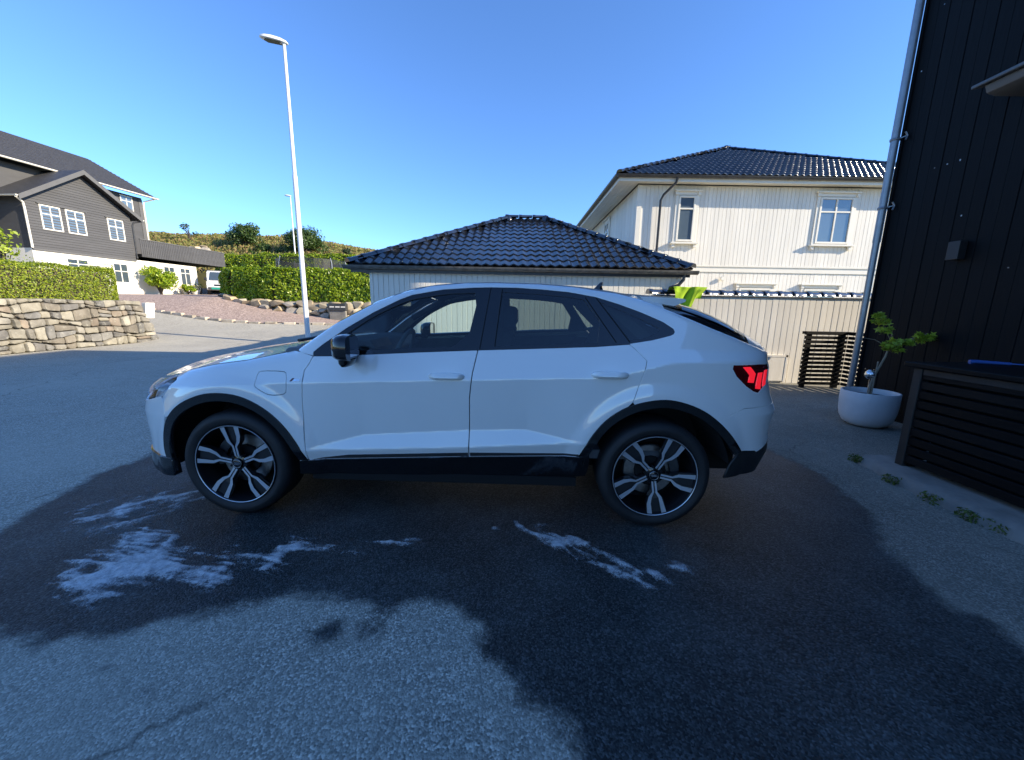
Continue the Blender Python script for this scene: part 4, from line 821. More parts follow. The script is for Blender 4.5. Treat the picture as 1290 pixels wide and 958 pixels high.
def panel(name, poly, fn, mat, parent, off=0.0, holes=(), step=.026, rim=.014, mirror=True, gap=0.0, dense=None, thick=True):
    """a pressed sheet cut to `poly` in the parameter plane of `fn`, laid on that surface, edges turned inwards"""
    if gap: poly = shrink(poly, gap)
    loops = [resample(poly, step)]+[resample(h, step) for h in holes]
    pts = []; edges = []
    for lp in loops:
        b = len(pts); pts += lp; edges += [(b+i, b+(i+1) % len(lp)) for i in range(len(lp))]
    P = np.array(poly); x0, y0 = P.min(0); x1, y1 = P.max(0)
    gx, gy = np.meshgrid(np.arange(x0+step*.5, x1, step), np.arange(y0+step*.3, y1, dense or step)); gx = gx.ravel(); gy = gy.ravel()
    k = inpoly(gx, gy, poly)
    for h in holes: k &= ~inpoly(gx, gy, h)
    gx, gy = gx[k], gy[k]
    bp = np.array(pts)
    if len(gx):
        d = np.min((gx[:, None]-bp[None, :, 0])**2+(gy[:, None]-bp[None, :, 1])**2, 1); k = d > (min(step, dense or step)*.45)**2; gx, gy = gx[k], gy[k]
    allp = [Vector(p) for p in pts]+[Vector((a, b)) for a, b in zip(gx, gy)]
    vs, es, fs, *_ = delaunay_2d_cdt(allp, edges, [], 0, 1e-6)
    V = np.array([tuple(v) for v in vs]); F = np.array([f for f in fs if len(f) == 3])
    c = V[F].mean(1); k = inpoly(c[:, 0], c[:, 1], loops[0])
    for h in loops[1:]: k &= ~inpoly(c[:, 0], c[:, 1], h)
    F = F[k]; objs = []
    P3 = fn(V[:, 0], V[:, 1]); N3 = normals(fn, V[:, 0], V[:, 1])
    if N3[:, 1].mean() > 0.02 and fn is side: N3 = -N3
    if fn is top and N3[:, 2].mean() < 0: N3 = -N3
    P3 = P3+N3*off
    # winding to agree with the normals
    fn_ = np.cross(P3[F[:, 1]]-P3[F[:, 0]], P3[F[:, 2]]-P3[F[:, 0]]); fl = (fn_*N3[F[:, 0]]).sum(1) < 0; F[fl] = F[fl][:, ::-1]
    # rim: boundary edges folded inwards
    e = {}
    for f in F:
        for i in range(3):
            a, b = int(f[i]), int(f[(i+1) % 3]); e[(a, b)] = 1
    bd = [(a, b) for a, b in e if (b, a) not in e]
    VV = P3; NN = N3; FF = [tuple(f) for f in F]
    if rim and bd:
        ids = sorted({i for q in bd for i in q}); mp = {v: i for i, v in enumerate(ids)}; n0 = len(VV); nb = len(ids); idx = np.array(ids)
        outn = np.zeros((nb, 3))
        for a, b in bd:
            ed = P3[b]-P3[a]; on = np.cross(ed, N3[a]); on /= np.linalg.norm(on)+1e-9; outn[mp[a]] += on; outn[mp[b]] += on
        outn /= np.linalg.norm(outn, axis=1, keepdims=True)+1e-9
        soft = outn*.75+N3[idx]*.65; soft /= np.linalg.norm(soft, axis=1, keepdims=True)
        VV = np.concatenate([P3, P3[idx]+outn*.0012-N3[idx]*.0012, P3[idx]+outn*.0012-N3[idx]*rim]); NN = np.concatenate([N3, soft, outn])
        for a, b in bd:
            A, B = n0+mp[a], n0+mp[b]; FF += [(b, a, A, B), (B, A, A+nb, B+nb)]
    me = bpy.data.meshes.new(name); me.from_pydata(VV.tolist(), [], FF); shade(me, 180)
    me.normals_split_custom_set_from_vertices(NN.tolist()); objs.append(link_mesh(name, me, mat, parent, False))
    if mirror:
        V2 = VV*np.array([1, -1, 1]); N2 = NN*np.array([1, -1, 1]); me = bpy.data.meshes.new(name)
        me.from_pydata(V2.tolist(), [], [tuple(reversed(f)) for f in FF]); shade(me, 180)
        me.normals_split_custom_set_from_vertices(N2.tolist()); objs.append(link_mesh(name, me, mat, parent, False))
    return objs
def T(pts):
    """side-view outline (x, z) -> (t, z)"""
    a = np.array(pts, float); return [tuple(p) for p in np.stack([t_of_x(a[:, 0], a[:, 1]), a[:, 1]], -1)]
def arc(cx, cz, rx, rz, a0, a1, n=24): return [(cx+rx*math.cos(R(a0+(a1-a0)*i/n)), cz+rz*math.sin(R(a0+(a1-a0)*i/n))) for i in range(n+1)]

ca = R(-1.676)
_cx, _cy = -.502, 3.178
CAR_LOC = (_cx*math.cos(ca)-_cy*math.sin(ca), _cx*math.sin(ca)+_cy*math.cos(ca), 0)
car = thing('parked_car', 'white coupe-style SUV with black wheel arches, side-on on wet asphalt', 'car', CAR_LOC, ca)

# wheel arch outlines (outer edge of the black mouldings), front then rear
FA = [(-.868,.405),(-.903,.499),(-.985,.632),(-1.091,.737),(-1.234,.814),(-1.376,.834),(-1.509,.818),(-1.66,.750),(-1.755,.655),(-1.80,.55),(-1.815,.45),(-1.80,.375)]
RA = [(1.858,.53),(1.80,.612),(1.70,.715),(1.58,.80),(1.43,.850),(1.313,.856),(1.154,.818),(1.016,.730),(.925,.610),(.865,.482)]
def smooth_open(p, it=2):
    for _ in range(it):
        o = [p[0]]
        for i in range(len(p)-1):
            a = np.array(p[i]); b = np.array(p[i+1]); o += [tuple(.75*a+.25*b), tuple(.25*a+.75*b)]
        p = o+[p[-1]]
    return p
FA = smooth_open(FA); RA = smooth_open(RA)
def inner(ar, c, k, low):
    return [(c[0]+(x-c[0])*k, c[1]+(z-c[1])*k if z > c[1] else z) for x, z in ar]
FAi = inner(FA, (HF, .36), .898, 0); RAi = inner(RA, (HR, .37), .903, 0)

door_front = [(-.803,1.066),(-.822,1.022),(-.850,.980),(-.857,.909),(-.866,.77),(-.865,.614),(-.862,.5),(-.857,.400)]
b_cut = [(.222,1.122),(.194,.986),(.176,.83),(.172,.60),(.170,.446)]
r_cut = [(1.145,1.174),(1.195,1.13),(1.242,1.082),(1.222,1.007),(1.165,.832)]
belt = [(-.803,1.066),(-.686,1.069),(-.541,1.078),(-.183,1.100),(.222,1.122),(.601,1.139),(.941,1.156),(1.145,1.174)]
belt_r = [(1.145,1.174),(1.281,1.199),(1.395,1.229)]
dlo_tip = [(1.412,1.237),(1.422,1.252),(1.414,1.270)]
dlo_top = [(1.36,1.306),(1.225,1.365),(1.089,1.414),(.951,1.455),(.776,1.485),(.598,1.500),(.447,1.508),(.285,1.508),(.178,1.505),(-.024,1.490),(-.223,1.452),(-.302,1.420),(-.459,1.338),(-.611,1.243),(-.758,1.133),(-.806,1.09)]

# doors
sillz = lambda x: float(IP(x, [-.95,.92], [.394,.472]))
fd = door_front+[(-.4,sillz(-.4)),(.170,.446)]+b_cut[::-1][1:]+[p for p in belt[::-1] if -.80 < p[0] < .222]
door_f = panel('front_door', T(fd), side, M['paint'], car, gap=.0042, dense=.012)
ra_door = [p for p in RA if p[0] < 1.165][::-1]
rd = b_cut+[(.862,.470)]+ra_door+[(1.165,.832)]+r_cut[::-1][1:]+[p for p in belt[::-1] if .222 < p[0] < 1.145]
door_r = panel('rear_door', T(rd), side, M['paint'], car, gap=.0042, dense=.012)
for dd_, q in ((door_f, [(-.848,.402),(.164,.4500),(.164,.476),(-.60,.440)]), (door_r, [(.178,.4505),(.858,.474),(.858,.487),(.178,.4765)])):
    for i in (0, 1): panel('door_trim', T(q), side if i == 0 else (lambda a, b: side(a, b)*np.array([1, -1, 1])), M['gutter'], dd_[i], off=.003 if i == 0 else -.003, mirror=False, rim=.003 if i == 0 else 0)
# front wing
xs = np.linspace(-.95, -1.735, 26); railf = [(x, float(zR(x))-.002) for x in xs]
fend = [(-.885,1.088)]+railf+[(-1.722,.900),(-1.708,.892),(-1.748,.834),(-1.792,.786),(-1.785,.74),(-1.775,.655)]
fa_f = [p for p in FA[::-1] if p[1] > .40 and not (p[0] < -1.75 and p[1] < .66)]
fend += fa_f+[(-.857,.400)]+door_front[::-1][1:]
charge = smooth_closed([(-1.153,.889),(-1.146,.955),(-1.125,.968),(-.985,.970),(-.960,.955),(-.957,.850),(-.985,.826),(-1.058,.824),(-1.09,.836),(-1.148,.872)], 1)
wing = panel('front_wing', T(fend), side, M['paint'], car, gap=.0036, dense=.012, holes=[T(shrink(charge, -.0042))])
panel('charge_flap', T(charge), side, M['paint'], car, gap=.0022, dense=.012)
# body side: pillars, roof rail, rear quarter down to the bumper
xs = np.linspace(-.93, 1.34, 90); rail = [(float(x), float(zR(x))-.0015) for x in xs]
tr = np.linspace(1.34, 1.34+.9*R(46.6), 28)[1:]
def rail_t(t):
    xa = t
    for _ in range(6): xa = float(side(np.array([xa if False else t]), np.array([zR(xa)-.0015]))[0, 0])
    return (t, float(zR(xa))-.0015)
quarter = T([(-.885,1.086)])+T(rail)+[rail_t(float(t)) for t in tr]+[(1.34+.9*R(46.6),1.10),(1.34+.9*R(46.6),.803),(1.34+.9*R(30),.80),(1.34+.9*R(25),.755)]+T([(1.80,.625)])
quarter += T([p for p in RA if p[0] > 1.165 and p[1] > .60])+T(r_cut[::-1][:-1])
quarter += T([(1.145,1.176)]+belt_r[1:]+dlo_tip+dlo_top+[(-.806,1.068)])
tail_out = [(1.800,1.064),(1.93,1.062),(2.02,1.058)]
tl = T([(1.748,1.066),(1.745,1.042),(1.778,.995),(1.850,.935),(1.912,.899),(1.952,.888)])+[(1.34+.9*R(37.5),.905),(1.34+.9*R(43),.955),(1.34+.9*R(45),1.03),(1.34+.9*R(44),1.058),(1.34+.9*R(36),1.066)]
qs = panel('body_side', quarter, side, M['paint'], car, dense=.012, gap=.0015, holes=[shrink(tl[::-1], -.002) if False else tl])
# rear bumper skin, from the arch round to the middle
tb = 1.34+.9*math.pi/2
rb_low = T([(1.850,.533)])+T([(1.98,.517)])+[(1.34+.9*R(38),.507),(1.34+.9*R(50),.56),(1.34+.9*R(58),.60),(tb,.60)]
rb_up = [(tb,.80),(1.34+.9*R(45),.80),(1.34+.9*R(38),.80),(1.34+.9*R(30),.795),(1.34+.9*R(25),.75)]+T([(1.80,.62)])
panel('rear_bumper', rb_low+rb_up, side, M['paint'], car, gap=.0012, dense=.02)
rb_dark = T([(1.850,.53)])+T([(1.98,.514)])+[(1.34+.9*R(38),.504),(1.34+.9*R(50),.557),(1.34+.9*R(58),.597),(tb,.597),(tb,.34),(1.34+.9*R(48),.34),(1.34+.9*R(34),.36)]+T([(1.90,.365),(1.77,.355),(1.80,.45)])
panel('rear_diffuser', rb_dark, side, M['black_plastic'], car, off=-.004, dense=.03)
# tailgate face (between the lamps) and plate
panel('tailgate', [(1.34+.9*R(46.8),.803),(tb,.803),(tb,1.122),(1.34+.9*R(46.8),1.122)], side, M['paint'], car, gap=.0015, dense=.02)
# tail lamps: lens body with light bars
lamp = panel('tail_lamp', tl, side, M['lens_red'], car, off=-.002, gap=.001, step=.02)
def bar(pts): return T(pts)
tt_ = lambda q: [(1.710+.29*f, z) for f, z in q]
for L_ in ([(.26,1.052),(.42,1.052),(.56,1.010),(.535,.955),(.40,.960),(.42,1.004)], [(.645,1.012),(.775,1.014),(.735,.912),(.60,.918)], [(.865,1.022),(.985,1.026),(.945,.935),(.82,.925)]):
    panel('light_bar', tt_(L_), side, M['tail_glow'], lamp[0], off=.0025, step=.02, mirror=False, rim=.004)
    panel('light_bar', tt_(L_), lambda a, b: side(a, b)*np.array([1, -1, 1]), M['tail_glow'], lamp[1], off=-.0025, step=.02, mirror=False, rim=0)
# black arch mouldings
panel('wheel_arch_moulding', T(FA+FAi[::-1]), side, M['gloss_black'], car, off=.006, rim=.03, dense=.02)
panel('wheel_arch_moulding', T(RA+RAi[::-1]), side, M['gloss_black'], car, off=.006, rim=.03, dense=.02)
# sill
sl = [(-.925,.388),(-.85,.396),(-.40,.416),(.17,.442),(.862,.466),(.925,.474),(.93,.40),(.915,.318),(.70,.302),(0,.290),(-.46,.285),(-.945,.285)]
sill = panel('sill_panel', T(sl), side, M['gloss_black'], car, off=-.002, rim=.05)
panel('sill_strip', T([(-.86,.395),(.17,.443),(.862,.468),(.862,.474),(.17,.450),(-.86,.402)]), side, M['chrome'], sill[0], off=.004, mirror=False, rim=.004)
# front bumper: skin, corner intake, lower lip, grille
tn = -1.34-.9*math.pi/2
A_ = lambda d: -1.34-.9*R(d)
hl = T([(-1.738,.920),(-1.714,.894),(-1.754,.838),(-1.81,.793)])+[(A_(33),.772),(A_(38),.750),(A_(43.5),.730),(A_(50),.752),(A_(54),.80),(A_(55),.845),(A_(46),.866)]+T([(-1.86,.888)])
fb = T([(-1.778,.652),(-1.789,.742),(-1.808,.786)])+[(A_(33),.766),(A_(38),.745),(A_(43.5),.722),(A_(51),.748),(A_(56),.80),(A_(60),.835),(tn,.845),(tn,.80),(A_(64),.78),(A_(60),.62),(A_(66),.46),(tn,.43),(tn,.395),(A_(40),.392)]+T([(-1.80,.388),(-1.812,.44),(-1.802,.55)])
intake = [(A_(46),.60),(A_(44),.47),(A_(47),.43),(A_(58),.44),(A_(55),.60)]
bm_ = panel('front_bumper', fb, side, M['paint'], car, gap=.0015, dense=.018, holes=[intake])
panel('air_intake', intake, side, M['gloss_black'], car, off=-.02)
gr = panel('grille', [(A_(60.5),.62),(A_(64.3),.778),(tn,.80),(tn,.43),(A_(66.3),.462)], side, M['gloss_black'], car, off=-.012)
for k in range(6):
    a = 66+k*4.2
    panel('grille_bar', [(A_(a),.50),(A_(a+1.2),.50),(A_(a+1.2),.755),(A_(a),.755)], side, M['steel'], gr[0], off=.004, mirror=False, rim=.008)
lip = T([(-1.80,.386)])+[(A_(40),.389),(tn,.392),(tn,.275),(A_(40),.268)]+T([(-1.90,.262),(-1.80,.262),(-1.755,.268),(-1.76,.386)])
panel('front_lip', lip, side, M['gloss_black'], car, off=.010, rim=.05)
# headlamps: dark bucket, silver guide, clear lens
hb = panel('headlamp', hl, side, M['lamp_silver'], car, off=-.045, rim=0)
for i, s_ in enumerate((1, -1)):
    fnm = side if s_ == 1 else (lambda a, b: side(a, b)*np.array([1, -1, 1]))
    for k_, q in enumerate(([(A_(31),.868),(A_(33),.85),(A_(45),.80),(A_(47),.752),(A_(50),.77),(A_(49),.815),(A_(38),.868)], [(A_(35),.82),(A_(38),.805),(A_(41.5),.765),(A_(40),.758),(A_(36),.79)])):
        panel('light_guide', q, fnm, M['lamp_silver' if k_ == 0 else 'gloss_black'], hb[i], off=-.022*s_ if s_ == 1 else .022, mirror=False, rim=0, step=.02)
    panel('lens', hl, fnm, M['lens'], hb[i], off=0.0, mirror=False, rim=.004 if s_ == 1 else 0, gap=.003)
# bonnet, windscreen, roof, rear glass, deck (full width sheets, both halves)
def sheet(name, t0, t1, mat, w0=0.0, n=40, m=12, off=0.0, parent=None, t0c=None, t1c=None):
    """both halves of a top sheet; t0c/t1c: the end lines bow to these values on the centre line"""
    ws = w0+(1-w0)*np.linspace(0, 1, m)**1.3; ws[-1] = .9995; u = np.linspace(0, 1, n)
    a = t0+(0 if t0c is None else (t0c-t0)*(1-(1-ws)**2)); b = t1+(0 if t1c is None else (t1c-t1)*(1-(1-ws)**2)); a, b = np.broadcast_to(a, ws.shape), np.broadcast_to(b, ws.shape)
    TT = a[:, None]+(b-a)[:, None]*u[None]; WW = np.broadcast_to(ws[:, None], TT.shape); p = top(TT, WW); nn = normals(top, TT, np.clip(WW, .0045, .993)); nn = nn*np.sign(nn[..., 2:3]+1e-9)
    p = p+nn*off; p[-1, :, 1] = 0; nn[-1, :, 1] = 0; fl = np.array([1, -1, 1])
    V = np.concatenate([p, p[::-1][1:]*fl]).reshape(-1, 3); N_ = np.concatenate([nn, nn[::-1][1:]*fl]).reshape(-1, 3); F = []
    for j in range(2*m-2):
        for i in range(n-1): F.append((j*n+i, j*n+i+1, (j+1)*n+i+1, (j+1)*n+i))
    me = bpy.data.meshes.new(name); me.from_pydata(V.tolist(), [], F); shade(me, 180); me.normals_split_custom_set_from_vertices(N_.tolist())
    o = link_mesh(name, me, mat, parent or car, False); return o
sheet('bonnet', A_(89.9), -1.035, M['paint'], w0=.012, n=70, m=16, t1c=-1.16)
sheet('cowl', -1.03, -.955, M['black_plastic'], w0=.0, n=8, off=-.012, t0c=-1.155, t1c=-1.03)
sheet('windscreen', -.952, -.36, M['glass'], w0=.075, n=24, t0c=-1.03, t1c=-.42)
sheet('windscreen_frame', -.955, -.36, M['gloss_black'], w0=.0, n=24, off=-.004) if False else None
sheet('roof', -.352, 1.385, M['paint'], w0=0.0, n=60, m=16, t0c=-.41, t1c=1.36)
sheet('rear_glass', 1.39, 1.925, M['glass_rear'], w0=.09, n=24, t1c=1.95)
sheet('rear_glass_frame', 1.388, 1.93, M['gloss_black'], w0=0.0, n=24, off=-.006).name
sheet('boot_lip', 1.93, tb-.003, M['paint'], w0=0.0, n=30, t0c=1.955)
# A-pillar strip between side and screen
def strip(name, t0, t1, w0, w1, mat, n=30):
    for s_ in (1, -1):
        t = np.linspace(t0, t1, n); mb = MB(); a = top(t, np.full(n, w0)); b = top(t, np.full(n, w1)); a[:, 1] *= s_; b[:, 1] *= s_; b[:, 2] += .002
        mb.add(np.concatenate([a, b]), [(i, i+1, n+i+1, n+i) for i in range(n-1)]); mb.build(name, mat, car, smooth=True, world=False)
strip('windscreen_seal', -.95, -.36, .0, .078, M['gloss_black'])
# roof spoiler
sp = MB(); n = 21; ys = np.linspace(-1, 1, n); rows = []
for (xe, ze, xm, zm) in ((1.24, 1.462, 1.27, 1.500), (1.30, 1.464, 1.36, 1.492), (1.42, 1.460, 1.50, 1.482), (1.525, 1.454, 1.61, 1.470), (1.540, 1.448, 1.628, 1.464), (1.538, 1.436, 1.625, 1.452), (1.48, 1.412, 1.56, 1.440), (1.40, 1.386, 1.46, 1.440), (1.32, 1.40, 1.36, 1.45)):
    row = []
    for v in ys:
        k = abs(v)**2.4; k2 = abs(v)**5; yR = .645-.05*(xe-1.24)
        row.append((xm+(xe-xm)*k, v*yR, zm+(ze-zm)*(k if ze > 1.42 else k2)))
    rows.append(row)
m_ = len(rows); vs = [p for r_ in rows for p in r_]; fs = [(i*n+j, i*n+j+1, ((i+1) % m_)*n+j+1, ((i+1) % m_)*n+j) for i in range(m_) for j in range(n-1)]
fs += [tuple(i*n for i in range(m_)), tuple(i*n+n-1 for i in range(m_-1, -1, -1))]
sp.add(vs, fs); sp.build('roof_spoiler', M['paint'], car, smooth=38, bevel=0, world=False)
# shark-fin aerial
fin = MB(); pr = [(1.02,1.525),(1.06,1.545),(1.105,1.592),(1.125,1.596),(1.12,1.56),(1.128,1.522)]
fin.add([(x, -.022*(1 if z < 1.55 else .25), z) for x, z in pr]+[(x, .022*(1 if z < 1.55 else .25), z) for x, z in pr], [tuple(range(6)), tuple(range(11, 5, -1))]+[(i, i+6, (i+1) % 6+6, (i+1) % 6) for i in range(6)])
fin.build('aerial_fin', M['gloss_black'], car, bevel=.004, world=False, smooth=40)

# windows: black surround with openings, then panes
g_f = [(-.70,1.105),(-.66,1.165),(-.586,1.222),(-.456,1.315),(-.299,1.393),(-.22,1.425),(-.021,1.460),(.10,1.470),(.212,1.472),(.148,1.142),(-.183,1.124),(-.541,1.102)]
g_r = [(.352,1.480),(.598,1.469),(.776,1.455),(.875,1.438),(.972,1.304),(.955,1.176),(.601,1.162),(.322,1.144)]
g_q = [(.975,1.424),(1.088,1.382),(1.222,1.324),(1.335,1.268),(1.32,1.245),(1.248,1.213),(1.150,1.195)]
dlo = T([(-.803,1.068)]+belt[1:]+belt_r[1:]+dlo_tip+dlo_top)
vnt = [(.958,1.296),(.958,1.180),(1.06,1.182)]
holes = [T(smooth_closed(shrink(g_f, .0), 1)), T(g_r), T(g_q)]
dl = panel('window_surround', dlo, side, M['gloss_black'], car, off=-.002, holes=holes, rim=.02, gap=.0005)
panel('front_window', T(shrink(g_f, -.01)), side, M['glass'], car, off=-.010, rim=0)
panel('rear_window', T(shrink(g_r, -.008)), side, M['glass_dark'], car, off=-.006, rim=0)
panel('quarter_window', T(shrink(g_q, -.006)), side, M['glass_dark'], car, off=-.005, rim=0)
# shut lines across the black surround
for q in ([(.232,1.126),(.284,1.506)], [(.324,1.146),(.357,1.494)], [(.950,1.452),(1.148,1.184)], [(.885,1.45),(.985,1.30),(1.065,1.182)]):
    mb = MB(); Q = T(q); pts = []
    for i in range(len(Q)-1):
        for k in range(9): pts.append((Q[i][0]+(Q[i+1][0]-Q[i][0])*k/8, Q[i][1]+(Q[i+1][1]-Q[i][1])*k/8))
    a = np.array(pts); p = side(a[:, 0], a[:, 1]); p[:, 1] -= -.0005
    for s_ in (0,):
        mb.tube(p, .0028, 5)
    mb.build('shut_line', M['dark_void'], dl[0], world=False)
# dark inner skin behind the panel gaps, cut out at the wheels
isk = [(-1.70,.92),(-1.2,.985),(-.87,1.02),(.2,1.07),(1.1,1.10),(1.40,1.10),(1.75,1.05),(1.80,.62)]+[p for p in RA if p[1] > .48 and p[0] < 1.80]+[(.90,.40),(.88,.33),(-.9,.32),(-.90,.40)]+[p for p in FA if p[1] > .42 and p[0] > -1.74]+[(-1.74,.68)]
panel('inner_skin', T(isk), side, M['dark_void'], car, off=-.02, rim=0, step=.05)
# lamp on roof rail edge is left out; wheels wells and underbody
for h in (HF, HR):
    for s_ in (-1, 1):
        wl_ = MB()
        pr = [(.452, -.905), (.44, -.50), (.0, -.50)] if s_ < 0 else [(.452, .905), (.44, .50), (.0, .50)]
        wl_.lathe(pr, 24, (h, 0, .37), 'y', R(10 if h > 0 else 4), R(176 if h > 0 else 187))
        wl_.build('wheel_well', M['dark_void'], car, world=False, fix=False)
ub = MB(); ub.box(-2.0, 2.05, -.48, .48, .24, .42); ub.box(-.88, .86, -.84, .84, .24, .30); ub.build('underbody', M['dark_void'], car, world=False)
# handles
for x0, x1, z0 in ((-.076, .150, .962), (.908, 1.136, .993)):
    for s_ in (-1, 1):
        xm = (x0+x1)/2; z1 = z0; y0 = float(side(np.array([xm]), np.array([z0]))[0, 1]); mb = MB(); prof = []
        n = 14
        for i in range(n+1):
            u = i/n; x = x0+(x1-x0)*u; hgt = .020*(1-abs(2*u-1)**4)**.5+.003; dep = .036*(1-abs(2*u-1)**6)
            ring = [(x, y0-dep+.002, z1+hgt*.35), (x, y0-dep*1.0, z1-hgt*.2), (x, y0-dep*.6, z1-hgt*.9), (x, y0+.012, z1-hgt), (x, y0+.012, z1+hgt), (x, y0-dep*.7, z1+hgt)]
            prof += [(a, b*(-s_), c) for a, b, c in ring]
        fs = [(i*6+k, i*6+(k+1) % 6, (i+1)*6+(k+1) % 6, (i+1)*6+k) for i in range(n) for k in range(6)]+[tuple(range(6)), tuple(n*6+k for k in range(5, -1, -1))]
        mb.add(prof, fs); par = (door_f if x0 < 0 else door_r)[0 if s_ < 0 else 1]; mb.build('handle', M['paint'], par, smooth=50, world=False)
# badge on the wing: red mark and silver lettering strip
bw = wing[0]
def decal(name, q, mat, off=.003): panel(name, T(q), side, mat, bw, off=off, mirror=False, rim=.003, step=.01)
decal('badge', [(-.935,.912),(-.918,.930),(-.908,.930),(-.925,.912)], M['lens_red'])
decal('badge', [(-.915,.913),(-.905,.926),(-.872,.926),(-.872,.922),(-.898,.922),(-.898,.918),(-.874,.918),(-.874,.913)], M['chrome'])
# door mirrors
for s_ in (-1, 1):
    mb = MB(); n = 20; prof = []
    for (x, ry, zt, zb) in ((-.612,.02,1.155,1.105),(-.606,.05,1.180,1.085),(-.590,.085,1.200,1.072),(-.560,.105,1.212,1.062),(-.525,.110,1.215,1.058),(-.500,.106,1.210,1.060)):
        for k in range(n):
            a = 2*math.pi*k/n; c, d = math.cos(a), math.sin(a); c = math.copysign(abs(c)**.6, c); d = math.copysign(abs(d)**.6, d)
            prof.append((x+.02*(c*.5), (.985+ry*c)*s_, (zt+zb)/2+(zt-zb)/2*d))
    m_ = len(prof)//n; fs = [(i*n+k, i*n+(k+1) % n, (i+1)*n+(k+1) % n, (i+1)*n+k) for i in range(m_-1) for k in range(n)]+[tuple(range(n)), tuple((m_-1)*n+k for k in range(n-1, -1, -1))]
    mb.add(prof, fs); mir = mb.build('door_mirror', M['gloss_black'], car, smooth=60, world=False)
    ms = MB(); ms.tube([(-.55, .80*s_, 1.085), (-.54, .93*s_, 1.06)], .03, 8); ms.build('mirror_arm', M['gloss_black'], mir, world=False, smooth=True)
    lo = MB(); n = 16; pr = []
    for (x, ry, z) in ((-.58,.08,1.068),(-.575,.08,1.045),(-.56,.07,1.028),(-.548,.05,1.024)):
        for k in range(n):
            a = 2*math.pi*k/n; pr.append((-.535+( -.535-x)*math.cos(a)*1.0, (.975+ry*math.sin(a))*s_, z))
    lo.add(pr, [(i*n+k, i*n+(k+1) % n, (i+1)*n+(k+1) % n, (i+1)*n+k) for i in range(3) for k in range(n)]+[tuple(3*n+k for k in range(n))])
    lo.build('mirror_base', M['gloss_black'], mir, world=False, smooth=50)
    gm = MB(); gm.add([(-.497, (.985+.09*c)*s_, 1.135+.065*d) for c, d in ((-1,-.8),(1,-.8),(1,.6),(.7,1),(-.7,1),(-1,.6))], [(0,1,2,3,4,5)]); gm.build('mirror_glass', M['chrome'], mir, world=False)
# wipers
for (x0, y0, x1, y1) in ((-1.03, -.62, -.99, .05), (-1.09, -.05, -1.02, .62)):
    mb = MB(); pts = []
    for k in range(9):
        u = k/8; x = x0+(x1-x0)*u; y = y0+(y1-y0)*u; pts.append((x, y, 1.135+.02*(1-abs(y)/.7)))
    mb.tube(pts, .011, 6); mb.build('wiper', M['black_plastic'], car, world=False, smooth=True)
mb = MB(); mb.tube([(1.90,-.05,1.245),(1.72,-.05,1.318)], .012, 6); mb.tube([(1.73,-.25,1.30),(1.72,-.05,1.325),(1.73,.22,1.30)], .009, 6); mb.build('rear_wiper', M['black_plastic'], car, world=False)
# number plate and emblem rings at the back and front
mb = MB(); mb.box(2.215, 2.232, -.26, .26, .80, .91); mb.build('number_plate', M['white_trim'], car, world=False)
mb = MB(); mb.box(-2.262, -2.246, -.26, .26, .47, .58); mb.build('number_plate', M['white_trim'], car, world=False)
for x_, z_, s_ in ((-2.235, .745, 1), (2.20, 1.0, 1)):
    for k in range(4):
        mb = MB(); cy_ = (k-1.5)*.072; mb.tube([(x_, cy_+.045*math.cos(a), z_+.045*math.sin(a)) for a in np.linspace(0, 2*math.pi, 21)], .0055, 6, False); mb.build('emblem_ring', M['chrome'], car, world=False, smooth=True)

